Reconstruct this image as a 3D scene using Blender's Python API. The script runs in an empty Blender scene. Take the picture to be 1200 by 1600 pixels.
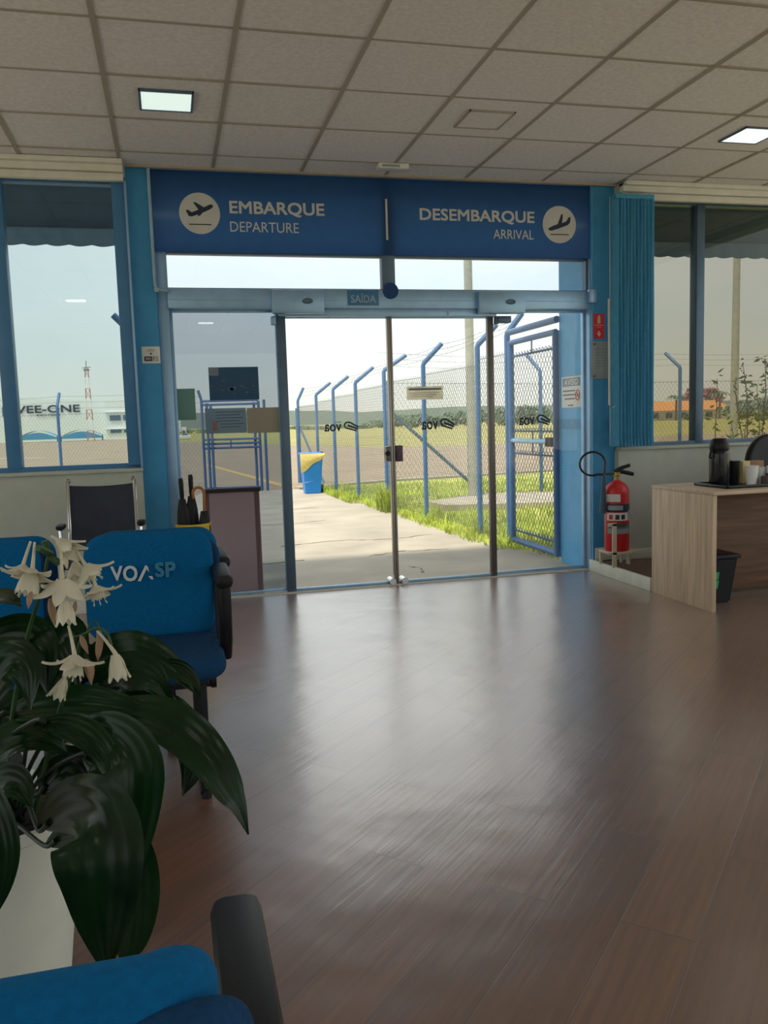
import bpy, bmesh, math, random
from mathutils import Vector, Matrix, noise
random.seed(7)
C = bpy.context.scene
COL = C.collection
PI = math.pi

# ------------------------------------------------------------------ camera
F_PX, YAW, PITCH, ROLL, H = 1323.8, 0.2434, -0.10723, -0.03079, 1.235
fw = Vector((math.sin(YAW)*math.cos(PITCH), math.cos(YAW)*math.cos(PITCH), math.sin(PITCH)))
r0 = Vector((math.cos(YAW), -math.sin(YAW), 0)); u0 = r0.cross(fw)
RT = math.cos(ROLL)*r0 + math.sin(ROLL)*u0
UP = -math.sin(ROLL)*r0 + math.cos(ROLL)*u0
CP = Vector((0, 0, H))
cam = bpy.data.objects.new('camera', bpy.data.cameras.new('camera'))
COL.objects.link(cam)
cam.matrix_world = Matrix(((RT.x, UP.x, -fw.x, 0), (RT.y, UP.y, -fw.y, 0), (RT.z, UP.z, -fw.z, H), (0, 0, 0, 1)))
cam.data.sensor_fit = 'VERTICAL'; cam.data.sensor_height = 36; cam.data.lens = 36*F_PX/1600
cam.data.clip_start = 0.02; cam.data.clip_end = 2000
C.camera = cam
def ray(x, y): return RT*((x-600)/F_PX) - UP*((y-800)/F_PX) + fw
def at(x, y, Y):
    d = ray(x, y); return CP + d*(Y/d.y)
def onz(x, y, z):
    d = ray(x, y); return CP + d*((z-H)/d.z)
def onx(x, y, X):
    d = ray(x, y); return CP + d*(X/d.x)

# ------------------------------------------------------------------ world, sun, exposure
C.view_settings.view_transform = 'Standard'; C.view_settings.look = 'None'
C.view_settings.gamma = 1; C.view_settings.use_curve_mapping = False
C.view_settings.exposure = 0.14
W = bpy.data.worlds.new('sky'); C.world = W; W.use_nodes = True
wn = W.node_tree.nodes; wl = W.node_tree.links
wbg = wn['Background']
tc = wn.new('ShaderNodeTexCoord'); sx = wn.new('ShaderNodeSeparateXYZ')
wl.new(tc.outputs['Generated'], sx.inputs[0])
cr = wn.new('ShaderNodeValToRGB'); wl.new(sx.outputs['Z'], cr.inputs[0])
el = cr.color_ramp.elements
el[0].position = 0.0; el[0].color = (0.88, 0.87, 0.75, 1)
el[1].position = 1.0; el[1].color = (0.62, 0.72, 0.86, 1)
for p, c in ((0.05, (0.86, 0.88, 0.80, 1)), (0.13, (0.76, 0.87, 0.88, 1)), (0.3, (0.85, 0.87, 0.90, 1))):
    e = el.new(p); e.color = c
nz = wn.new('ShaderNodeTexNoise'); nz.inputs['Scale'].default_value = 3.0; nz.inputs['Detail'].default_value = 5
mp = wn.new('ShaderNodeMapping'); mp.inputs['Scale'].default_value = (1, 1, 4)
wl.new(tc.outputs['Generated'], mp.inputs[0]); wl.new(mp.outputs[0], nz.inputs['Vector'])
nr = wn.new('ShaderNodeValToRGB'); nr.color_ramp.elements[0].position = 0.45; nr.color_ramp.elements[1].position = 0.7
wl.new(nz.outputs['Fac'], nr.inputs[0])
mx = wn.new('ShaderNodeMixRGB'); mx.inputs['Color2'].default_value = (0.96, 0.93, 0.88, 1)
mm = wn.new('ShaderNodeMath'); mm.operation = 'MULTIPLY'; mm.inputs[1].default_value = 0.55
wl.new(nr.outputs[0], mm.inputs[0]); wl.new(mm.outputs[0], mx.inputs['Fac']); wl.new(cr.outputs[0], mx.inputs['Color1'])
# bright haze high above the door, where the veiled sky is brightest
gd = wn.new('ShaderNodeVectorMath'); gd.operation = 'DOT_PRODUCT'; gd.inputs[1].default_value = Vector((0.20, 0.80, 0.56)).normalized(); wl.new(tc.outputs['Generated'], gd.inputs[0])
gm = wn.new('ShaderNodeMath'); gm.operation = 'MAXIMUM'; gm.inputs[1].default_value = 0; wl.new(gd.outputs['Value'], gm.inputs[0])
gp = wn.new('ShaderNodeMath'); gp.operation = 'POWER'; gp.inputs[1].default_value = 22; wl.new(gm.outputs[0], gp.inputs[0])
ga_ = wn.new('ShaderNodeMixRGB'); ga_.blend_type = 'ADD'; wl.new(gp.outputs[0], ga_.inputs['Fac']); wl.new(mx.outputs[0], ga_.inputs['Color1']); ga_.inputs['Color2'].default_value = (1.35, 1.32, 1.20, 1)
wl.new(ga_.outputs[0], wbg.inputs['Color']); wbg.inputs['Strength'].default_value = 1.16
SUN = bpy.data.objects.new('sun', bpy.data.lights.new('sun', 'SUN')); COL.objects.link(SUN)
SUN.data.energy = 3.5; SUN.data.angle = math.radians(6); SUN.data.color = (1, 0.93, 0.8)
SUN.rotation_euler = Vector((0.36, 0.22, -1.0)).to_track_quat('-Z', 'Y').to_euler()   # light travels right, outward, down

LAMP_POWER = 2.0     # power of each added fill lamp; the seen lamps get a fraction
# ------------------------------------------------------------------ materials
def srgb(r, g, b):
    f = lambda c: (c/255/12.92) if c/255 <= 0.04045 else ((c/255+0.055)/1.055)**2.4
    return (f(r), f(g), f(b), 1)
def M(name, c, rough=0.5, metal=0.0, var=0.06, scale=12.0, bump=0.0, bscale=60.0, spec=0.5, stretch=None, sub=0.0, coat=0.0, trans=0.0):
    m = bpy.data.materials.new(name); m.use_nodes = True
    n = m.node_tree.nodes; l = m.node_tree.links; b = n['Principled BSDF']
    b.inputs['Roughness'].default_value = rough; b.inputs['Metallic'].default_value = metal
    b.inputs['Specular IOR Level'].default_value = spec; b.inputs['Coat Weight'].default_value = coat
    t = n.new('ShaderNodeTexCoord'); mpn = n.new('ShaderNodeMapping'); l.new(t.outputs['Object'], mpn.inputs[0])
    if stretch: mpn.inputs['Scale'].default_value = stretch
    nn = n.new('ShaderNodeTexNoise'); nn.inputs['Scale'].default_value = scale; nn.inputs['Detail'].default_value = 4
    l.new(mpn.outputs[0], nn.inputs['Vector'])
    r = n.new('ShaderNodeValToRGB')
    r.color_ramp.elements[0].position = 0.3; r.color_ramp.elements[1].position = 0.7
    r.color_ramp.elements[0].color = tuple(max(0, x*(1-var*2)) for x in c[:3]) + (1,)
    r.color_ramp.elements[1].color = tuple(min(1, x*(1+var*2)) for x in c[:3]) + (1,)
    l.new(nn.outputs['Fac'], r.inputs[0]); l.new(r.outputs[0], b.inputs['Base Color'])
    if bump:
        bn = n.new('ShaderNodeTexNoise'); bn.inputs['Scale'].default_value = bscale; bn.inputs['Detail'].default_value = 3
        l.new(mpn.outputs[0], bn.inputs['Vector'])
        bp = n.new('ShaderNodeBump'); bp.inputs['Strength'].default_value = bump; bp.inputs['Distance'].default_value = 0.01
        l.new(bn.outputs['Fac'], bp.inputs['Height']); l.new(bp.outputs[0], b.inputs['Normal'])
    if trans:
        tl = n.new('ShaderNodeBsdfTranslucent'); l.new(r.outputs[0], tl.inputs['Color'])
        ms = n.new('ShaderNodeMixShader'); ms.inputs[0].default_value = trans
        l.new(b.outputs[0], ms.inputs[1]); l.new(tl.outputs[0], ms.inputs[2])
        l.new(ms.outputs[0], n['Material Output'].inputs['Surface'])
    return m
def glass(name, tint, refl=1.0):
    m = bpy.data.materials.new(name); m.use_nodes = True
    n = m.node_tree.nodes; l = m.node_tree.links; n.remove(n['Principled BSDF'])
    tr = n.new('ShaderNodeBsdfTransparent'); gl = n.new('ShaderNodeBsdfGlossy'); gl.inputs['Roughness'].default_value = 0.0
    nn = n.new('ShaderNodeTexNoise'); nn.inputs['Scale'].default_value = 3
    r = n.new('ShaderNodeValToRGB'); r.color_ramp.elements[0].color = tuple(0.97*x for x in tint)+(1,); r.color_ramp.elements[1].color = tuple(tint)+(1,)
    t = n.new('ShaderNodeTexCoord'); l.new(t.outputs['Object'], nn.inputs['Vector']); l.new(nn.outputs['Fac'], r.inputs[0]); l.new(r.outputs[0], tr.inputs['Color'])
    fr = n.new('ShaderNodeFresnel'); fr.inputs['IOR'].default_value = 1.5
    mu = n.new('ShaderNodeMath'); mu.operation = 'MULTIPLY'; mu.inputs[1].default_value = refl; l.new(fr.outputs[0], mu.inputs[0])
    mi = n.new('ShaderNodeMixShader'); l.new(mu.outputs[0], mi.inputs[0]); l.new(tr.outputs[0], mi.inputs[1]); l.new(gl.outputs[0], mi.inputs[2])
    l.new(mi.outputs[0], n['Material Output'].inputs['Surface'])
    return m
def film(name, c, see):      # coloured adhesive film or backlit paper: diffuse, lets some light through
    m = M(name, c, rough=0.4, var=0.03, trans=0.0)
    n = m.node_tree.nodes; l = m.node_tree.links
    b0 = n['Principled BSDF']; out = n['Material Output']
    tl = n.new('ShaderNodeBsdfTranslucent'); tl.inputs['Color'].default_value = (c[0], c[1], c[2], 1)
    b = n.new('ShaderNodeMixShader'); b.inputs[0].default_value = 0.75; l.new(b0.outputs[0], b.inputs[1]); l.new(tl.outputs[0], b.inputs[2])
    tr = n.new('ShaderNodeBsdfTransparent'); tr.inputs['Color'].default_value = (min(1, c[0]*1.5), min(1, c[1]*1.5), min(1, c[2]*1.5), 1)
    ms = n.new('ShaderNodeMixShader'); ms.inputs[0].default_value = see
    l.new(b.outputs[0], ms.inputs[1]); l.new(tr.outputs[0], ms.inputs[2]); l.new(ms.outputs[0], out.inputs['Surface'])
    return m
def emit(name, c, s):
    m = bpy.data.materials.new(name); m.use_nodes = True
    b = m.node_tree.nodes['Principled BSDF']; b.inputs['Base Color'].default_value = (0.8, 0.8, 0.8, 1)
    b.inputs['Emission Color'].default_value = c; b.inputs['Emission Strength'].default_value = s
    return m
def planks(name, base, pw, plen, rot, rough, seam=0.35, spec=0.5, tone=0.22, grainb=0.16, coat=0.0):
    m = bpy.data.materials.new(name); m.use_nodes = True
    n = m.node_tree.nodes; l = m.node_tree.links; b = n['Principled BSDF']
    t = n.new('ShaderNodeTexCoord'); mpn = n.new('ShaderNodeMapping'); l.new(t.outputs['Object'], mpn.inputs[0])
    mpn.inputs['Rotation'].default_value = (0, 0, rot)
    br = n.new('ShaderNodeTexBrick'); br.offset = 0.37; l.new(mpn.outputs[0], br.inputs['Vector'])
    br.inputs['Scale'].default_value = 1; br.inputs['Brick Width'].default_value = plen; br.inputs['Row Height'].default_value = pw
    br.inputs['Mortar Size'].default_value = 0.0022; br.inputs['Mortar Smooth'].default_value = 0.1
    br.inputs['Color1'].default_value = (0, 0, 0, 1); br.inputs['Color2'].default_value = (1, 1, 1, 1); br.inputs['Mortar'].default_value = (0.5, 0.5, 0.5, 1)
    # grain: stretched along the plank, shifted per plank
    mg = n.new('ShaderNodeMapping'); mg.inputs['Scale'].default_value = (1.2, 26, 1); l.new(mpn.outputs[0], mg.inputs[0])
    ad = n.new('ShaderNodeVectorMath'); ad.operation = 'MULTIPLY_ADD'; l.new(br.outputs['Color'], ad.inputs[0]); ad.inputs[1].default_value = (7, 9, 3); l.new(mg.outputs[0], ad.inputs[2])
    g = n.new('ShaderNodeTexNoise'); g.inputs['Scale'].default_value = 2.2; g.inputs['Detail'].default_value = 6; g.inputs['Distortion'].default_value = 0.4; l.new(ad.outputs[0], g.inputs['Vector'])
    g2 = n.new('ShaderNodeTexNoise'); g2.inputs['Scale'].default_value = 0.9; g2.inputs['Detail'].default_value = 3; l.new(mpn.outputs[0], g2.inputs['Vector'])
    r = n.new('ShaderNodeValToRGB'); l.new(g.outputs['Fac'], r.inputs[0])
    r.color_ramp.elements[0].position = 0.28; r.color_ramp.elements[1].position = 0.75
    r.color_ramp.elements[0].color = tuple(x*0.74 for x in base[:3])+(1,); r.color_ramp.elements[1].color = tuple(min(1, x*1.22) for x in base[:3])+(1,)
    hv = n.new('ShaderNodeMixRGB'); hv.blend_type = 'MULTIPLY'; hv.inputs['Fac'].default_value = tone; l.new(r.outputs[0], hv.inputs['Color1']); l.new(br.outputs['Color'], hv.inputs['Color2'])
    sm = n.new('ShaderNodeMixRGB'); sm.blend_type = 'MIX'; l.new(hv.outputs[0], sm.inputs['Color1']); sm.inputs['Color2'].default_value = tuple(x*0.35 for x in base[:3])+(1,)
    mu = n.new('ShaderNodeMath'); mu.operation = 'MULTIPLY'; mu.inputs[1].default_value = seam; l.new(br.outputs['Fac'], mu.inputs[0]); l.new(mu.outputs[0], sm.inputs['Fac'])
    l.new(sm.outputs[0], b.inputs['Base Color'])
    b.inputs['Specular IOR Level'].default_value = spec; b.inputs['Coat Weight'].default_value = coat; b.inputs['Coat Roughness'].default_value = 0.24; b.inputs['Coat IOR'].default_value = 2.0
    if coat: b.inputs['Sheen Weight'].default_value = 0.2; b.inputs['Sheen Roughness'].default_value = 0.35; b.inputs['Sheen Tint'].default_value = (1, 0.90, 0.78, 1)
    rr = n.new('ShaderNodeMapRange'); rr.inputs['To Min'].default_value = rough-0.06; rr.inputs['To Max'].default_value = rough+0.08; l.new(g2.outputs['Fac'], rr.inputs['Value']); l.new(rr.outputs[0], b.inputs['Roughness'])
    b1 = n.new('ShaderNodeBump'); b1.inputs['Strength'].default_value = grainb; b1.inputs['Distance'].default_value = 0.004; l.new(g.outputs['Fac'], b1.inputs['Height'])
    b2 = n.new('ShaderNodeBump'); b2.invert = True; b2.inputs['Strength'].default_value = 0.3; b2.inputs['Distance'].default_value = 0.003; l.new(br.outputs['Fac'], b2.inputs['Height']); l.new(b1.outputs[0], b2.inputs['Normal'])
    w = n.new('ShaderNodeTexNoise'); w.inputs['Scale'].default_value = 2.6; w.inputs['Detail'].default_value = 2; l.new(mpn.outputs[0], w.inputs['Vector'])
    b3 = n.new('ShaderNodeBump'); b3.inputs['Strength'].default_value = 0.22; b3.inputs['Distance'].default_value = 0.03; l.new(w.outputs['Fac'], b3.inputs['Height']); l.new(b2.outputs[0], b3.inputs['Normal'])
    l.new(b3.outputs[0], b.inputs['Normal']); l.new(b3.outputs[0], b.inputs['Coat Normal'])
    return m

m_floor = planks('vinyl_planks', srgb(122, 76, 44), 0.18, 1.2, -PI/4, 0.36, spec=1.0, coat=1.0, seam=0.85, tone=0.30, grainb=0.14)
m_plat = planks('platform_vinyl', srgb(120, 92, 76), 0.18, 1.2, -PI/4, 0.4)
m_desk = M('desk_laminate_upright', srgb(212, 188, 160), 0.5, var=0.10, scale=5, stretch=(9, 9, 0.5))
m_deskh = M('desk_laminate_flat', srgb(206, 184, 158), 0.45, var=0.10, scale=5, stretch=(0.5, 9, 9))
m_modesty = M('desk_laminate_panel', srgb(118, 90, 68), 0.55, var=0.14, scale=5, stretch=(0.5, 9, 9))
m_wall = M('grey_wall_paint', srgb(188, 194, 184), 0.7, var=0.02, bump=0.03, bscale=200)
m_blue = M('dark_blue_paint', srgb(60, 150, 202), 0.55, var=0.03, bump=0.02, bscale=150)
m_lblue = M('light_blue_paint', srgb(88, 172, 224), 0.5, var=0.03)
m_sky = M('blue_aluminium', srgb(70, 128, 176), 0.4, var=0.03)
m_ceil = M('mineral_fibre_tile', srgb(236, 235, 233), 0.9, var=0.04, scale=45, bump=0.12, bscale=160)
m_grid = M('ceiling_grid_paint', srgb(170, 164, 150), 0.6, var=0.02)
m_white = M('white_paint', srgb(225, 226, 215), 0.5, var=0.03)
m_board = M('chipped_white_board', srgb(232, 236, 222), 0.5, var=0.05, scale=6)
m_alu = M('anodised_aluminium', srgb(156, 194, 228), 0.38, metal=0.55, var=0.03)
m_alud = M('dark_aluminium', srgb(92, 116, 138), 0.4, metal=0.4, var=0.03)
m_chrome = M('chrome', srgb(210, 212, 214), 0.12, metal=1.0, var=0.01)
m_glass = glass('clear_glass', (0.98, 0.99, 0.985), 0.6)
m_smoke = glass('grey_tinted_glass', (0.555, 0.60, 0.635), 0.8)
m_gleft = glass('green_window_glass', (0.75, 0.81, 0.815), 0.6)
m_gright = glass('bronze_window_glass', (0.61, 0.595, 0.545), 0.6)
m_black = M('black_plastic', srgb(24, 26, 30), 0.42, spec=0.3, var=0.05, bump=0.05, bscale=400)
m_blackg = M('gloss_black_plastic', srgb(22, 26, 28), 0.25, var=0.04)
m_fabric = M('blue_knit_cover', srgb(0, 98, 152), 0.9, var=0.06, scale=120, bump=0.25, bscale=700, spec=0.2)
m_fabd = M('dark_blue_upholstery', srgb(22, 66, 106), 0.9, var=0.08, scale=150, bump=0.3, bscale=600, spec=0.2)
m_navy = M('black_sling_fabric', srgb(46, 54, 68), 0.8, var=0.05)
m_print = M('white_print', srgb(206, 214, 222), 0.6, var=0.02)
m_teal = M('teal_print', srgb(52, 132, 168), 0.6, var=0.02)
m_sign = M('blue_sign_film', srgb(52, 102, 166), 0.2, var=0.02, trans=0.52, coat=0.2)
m_letter = M('beige_letter_film', srgb(205, 208, 205), 0.5, var=0.02)
m_decal = M('dark_blue_decal', srgb(28, 44, 66), 0.5, var=0.02)
m_red = M('extinguisher_red', srgb(206, 40, 44), 0.35, var=0.04)
m_redsign = M('red_sign', srgb(222, 40, 56), 0.5, var=0.02)
m_cream = M('cream_plastic', srgb(212, 204, 178), 0.5, var=0.04)
m_paper = M('white_paper', srgb(222, 226, 222), 0.6, var=0.02)
m_greyp = M('grey_acrylic_sheet', srgb(150, 162, 168), 0.4, var=0.02)
m_greyt = M('grey_print', srgb(110, 122, 128), 0.6, var=0.02)
m_blind = M('blue_vertical_blind', srgb(78, 162, 204), 0.7, var=0.04, scale=30, trans=0.12)
m_led = emit('led_diffuser', (0.80, 0.98, 0.90, 1), 0.72)
m_ledr = emit('led_diffuser_bright', (0.86, 0.98, 1.0, 1), 1.0)
m_leaf = M('glossy_dark_leaf', srgb(18, 48, 21), 0.27, var=0.22, scale=9, stretch=(1, 1, 1), spec=0.28, trans=0.06)
m_stem = M('green_stem', srgb(50, 84, 44), 0.45, var=0.12, trans=0.0)
m_petiole = M('dark_petiole', srgb(24, 46, 24), 0.5, var=0.15)
m_petal = M('white_petal', srgb(232, 228, 206), 0.55, var=0.03, trans=0.30)
m_throat = M('yellow_green_throat', srgb(196, 208, 120), 0.55, var=0.05, trans=0.3)
m_wither = M('withered_petal', srgb(194, 160, 132), 0.7, var=0.12, trans=0.3)
m_pot = M('white_glazed_planter', srgb(234, 238, 226), 0.45, var=0.04, scale=5)
m_soil = M('dark_soil', srgb(40, 30, 24), 0.95, var=0.3, bump=0.8, bscale=60)
m_yellow = M('yellow_plastic', srgb(236, 200, 40), 0.4, var=0.03)
m_umb = M('black_umbrella_cloth', srgb(30, 32, 38), 0.6, var=0.08)
m_crook = M('varnished_wood', srgb(176, 112, 50), 0.3, var=0.12)
m_mauve = M('faded_mauve_board', srgb(150, 98, 104), 0.6, var=0.10, scale=3, stretch=(0.6, 0.6, 12), trans=0.1)
m_conc = M('outdoor_concrete', srgb(184, 173, 154), 0.85, var=0.08, scale=1.6, bump=0.15, bscale=40)
m_tar = M('brown_grey_asphalt', srgb(164, 144, 120), 0.9, var=0.05, scale=0.6, bump=0.1, bscale=50)
m_grass = M('grass_ground', srgb(184, 184, 86), 0.9, var=0.20, scale=0.9, bump=0.3, bscale=40)
m_field = M('dry_field_grass', srgb(168, 160, 92), 0.9, var=0.12, scale=0.15, stretch=(1, 6, 1))
m_gblade = M('grass_blade', srgb(180, 196, 78), 0.7, var=0.30, scale=2.0, trans=0.35)
m_fence = M('blue_painted_pipe', srgb(76, 116, 164), 0.45, var=0.05)
m_wire = M('galvanised_wire', srgb(128, 134, 132), 0.5, metal=0.4, var=0.05)
m_pole = M('concrete_pole', srgb(178, 178, 166), 0.8, var=0.06)
m_bin = M('blue_bin_plastic', srgb(20, 136, 220), 0.4, var=0.03)
m_bag = M('yellow_bag', srgb(240, 216, 132), 0.45, var=0.06, trans=0.2)
m_hangar = M('hangar_white_sheet', srgb(246, 248, 246), 0.6, var=0.02)
m_hlet = M('dark_lettering', srgb(60, 70, 82), 0.6, var=0.02)
m_tent = M('blue_canopy', srgb(96, 172, 214), 0.6, var=0.04, trans=0.2)
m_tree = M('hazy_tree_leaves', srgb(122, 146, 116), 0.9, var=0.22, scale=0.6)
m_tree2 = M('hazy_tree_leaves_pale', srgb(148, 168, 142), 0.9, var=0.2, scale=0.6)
m_trunk = M('tree_trunk', srgb(110, 96, 84), 0.9, var=0.1)
m_pink = M('pink_blossom', srgb(186, 130, 138), 0.9, var=0.15, scale=0.6)
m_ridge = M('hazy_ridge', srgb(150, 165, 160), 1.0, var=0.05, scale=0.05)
m_orange = M('orange_roof_sheet', srgb(226, 150, 66), 0.7, var=0.08)
m_awn = M('slate_awning_canvas', srgb(98, 122, 140), 0.8, var=0.05, trans=0.35)
m_yline = M('yellow_paint_line', srgb(216, 176, 104), 0.8, var=0.08)
m_wline = M('white_paint_line', srgb(205, 196, 180), 0.8, var=0.08)
m_dark = M('dark_rubber', srgb(24, 24, 26), 0.7, var=0.05)
m_pane = M('dark_window_pane', srgb(90, 116, 140), 0.2, var=0.03)
m_towerr = M('tower_red', srgb(200, 140, 126), 0.6, var=0.03)
m_weed = M('weed_leaf', srgb(96, 118, 62), 0.6, var=0.25, trans=0.25)
m_weedd = M('weed_seed_head', srgb(96, 84, 74), 0.8, var=0.2)
m_cup = M('white_cup', srgb(226, 230, 230), 0.45, var=0.02)
m_box = M('brown_card', srgb(160, 124, 92), 0.7, var=0.06)
m_boxy = M('cream_card', srgb(226, 204, 140), 0.7, var=0.04)
m_green = M('green_label', srgb(50, 176, 110), 0.5, var=0.03)
m_bluel = M('blue_label', srgb(50, 84, 140), 0.5, var=0.03)
m_brass = M('brass', srgb(176, 150, 84), 0.3, metal=0.9, var=0.04)

# ------------------------------------------------------------------ mesh helpers
class MB:
    def __init__(s): s.v = []; s.f = []
    def add(s, vs, fs):
        o = len(s.v); s.v += [tuple(p) for p in vs]; s.f += [tuple(i+o for i in f) for f in fs]; return s
    def box(s, x0, x1, y0, y1, z0, z1, b=0.0, mat=None):
        bm = bmesh.new()
        bmesh.ops.create_cube(bm, size=1)
        for v in bm.verts: v.co = Vector((x0+(v.co.x+.5)*(x1-x0), y0+(v.co.y+.5)*(y1-y0), z0+(v.co.z+.5)*(z1-z0)))
        if b > 0: bmesh.ops.bevel(bm, geom=bm.edges[:], offset=b, segments=2, affect='EDGES', profile=0.5)
        bm.verts.index_update()
        vs = [v.co.copy() for v in bm.verts]
        if mat is not None: vs = [mat @ v for v in vs]
        s.add(vs, [[v.index for v in f.verts] for f in bm.faces]); bm.free(); return s
    def tube(s, pts, r, n=8, caps=True, flat=1.0):
        pts = [Vector(p) for p in pts]; rs = r if isinstance(r, (list, tuple)) else [r]*len(pts)
        t0 = (pts[1]-pts[0]).normalized(); up = Vector((0, 0, 1)) if abs(t0.z) < .9 else Vector((0, 1, 0))
        a = t0.cross(up).normalized(); vs = []; fs = []
        for i, p in enumerate(pts):
            t = (pts[min(i+1, len(pts)-1)]-pts[max(i-1, 0)]).normalized()
            a = (a - t*a.dot(t)).normalized(); bb = t.cross(a)
            for k in range(n):
                q = 2*PI*k/n; vs.append(p + a*math.cos(q)*rs[i] + bb*math.sin(q)*rs[i]*flat)
        for i in range(len(pts)-1):
            for k in range(n):
                fs.append((i*n+k, i*n+(k+1) % n, (i+1)*n+(k+1) % n, (i+1)*n+k))
        if caps: fs += [tuple(reversed(range(n))), tuple(range((len(pts)-1)*n, len(pts)*n))]
        return s.add(vs, fs)
    def lathe(s, prof, c=(0, 0, 0), n=24, mat=None, cap=True):
        c = Vector(c); vs = []; fs = []
        for r, z in prof:
            for k in range(n):
                q = 2*PI*k/n; p = Vector((r*math.cos(q), r*math.sin(q), z)); vs.append((mat @ p if mat else p)+c)
        for i in range(len(prof)-1):
            for k in range(n): fs.append((i*n+k, i*n+(k+1) % n, (i+1)*n+(k+1) % n, (i+1)*n+k))
        if cap: fs += [tuple(reversed(range(n))), tuple(range((len(prof)-1)*n, len(prof)*n))]
        return s.add(vs, fs)
    def prism(s, poly, o, ex, ey, en, t):   # polygon in the (ex, ey) plane at o, thickened t along en
        o, ex, ey, en = Vector(o), Vector(ex), Vector(ey), Vector(en); n = len(poly)
        vs = [o+ex*a+ey*b for a, b in poly]+[o+ex*a+ey*b+en*t for a, b in poly]
        fs = [tuple(range(n)), tuple(reversed(range(n, 2*n)))]+[(i, i+n, (i+1) % n+n, (i+1) % n) for i in range(n)]
        return s.add(vs, fs)
    def quad(s, a, b, c, d): return s.add([a, b, c, d], [(0, 1, 2, 3)])
    def grid(s, rows):
        n = len(rows[0]); vs = [p for r in rows for p in r]
        return s.add(vs, [(i*n+j, i*n+j+1, (i+1)*n+j+1, (i+1)*n+j) for i in range(len(rows)-1) for j in range(n-1)])
    def cushion(s, w, h, t, cr, er, M4, dome=0.01, bend=0.0, n=8):
        # rounded-rectangle cushion in local x (w), z (h), thickness y; M4 places it
        out = []
        for cx, cz, a0 in ((1, 1, 0), (-1, 1, 90), (-1, -1, 180), (1, -1, 270)):
            for k in range(n+1):
                a = math.radians(a0+90*k/n); out.append((cx*(w/2-cr)+cr*math.cos(a), cz*(h/2-cr)+cr*math.sin(a)))
        loops = []
        K = 5
        for k in range(K+1): a = PI/2*k/K; loops.append((er*(1-math.sin(a)), -t/2+er-er*math.cos(a)))
        for k in range(K+1): a = PI/2*k/K; loops.append((er*(1-math.cos(a)), t/2-er+er*math.sin(a)))
        vs = []; fs = []; N = len(out)
        def pt(x, z, y): return M4 @ Vector((x, y + bend*(x*x)/(w*w/4), z))
        allL = [(0.35, -t/2-dome), (0.7, -t/2-dome*0.6)] + [('e',)+q for q in loops] + [(0.7, t/2+dome*0.6), (0.35, t/2+dome)]
        for L in allL:
            if L[0] == 'e':
                ins, y = L[1], L[2]
                for x, z in out: vs.append(pt(x*(1-2*ins/w), z*(1-2*ins/h), y))
            else:
                for x, z in out: vs.append(pt(x*L[0], z*L[0], L[1]))
        nl = len(allL)
        for i in range(nl-1):
            for k in range(N): fs.append((i*N+k, (i+1)*N+k, (i+1)*N+(k+1) % N, i*N+(k+1) % N))
        fs += [tuple(range(N)), tuple(reversed(range((nl-1)*N, nl*N)))]
        return s.add(vs, fs)
    def build(s, name, mat, parent=None, smooth=True, angle=35):
        me = bpy.data.meshes.new(name); me.from_pydata(s.v, [], s.f); me.validate()
        bm = bmesh.new(); bm.from_mesh(me); bmesh.ops.recalc_face_normals(bm, faces=bm.faces[:]); bm.to_mesh(me); bm.free()
        if smooth:
            for p in me.polygons: p.use_smooth = True
            me.set_sharp_from_angle(angle=math.radians(angle))
        me.materials.append(mat)
        o = bpy.data.objects.new(name, me); COL.objects.link(o)
        if parent is not None: o.parent = parent; o.matrix_parent_inverse = parent.matrix_world.inverted()
        return o
def tag(o, label=None, cat=None, group=None, kind=None):
    if label: o['label'] = label
    if cat: o['category'] = cat
    if group: o['group'] = group
    if kind: o['kind'] = kind
    return o
def empty(name, loc, label=None, cat=None, group=None, kind=None):
    o = bpy.data.objects.new(name, None); COL.objects.link(o); o.location = loc; o.empty_display_size = 0.05
    o.matrix_world = Matrix.Translation(Vector(loc))
    return tag(o, label, cat, group, kind)
def struct(name, mb, mat, parent=None, **k):
    o = mb.build(name, mat, parent, **k)
    if parent is None: o['kind'] = 'structure'
    return o
_tc = {}
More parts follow.
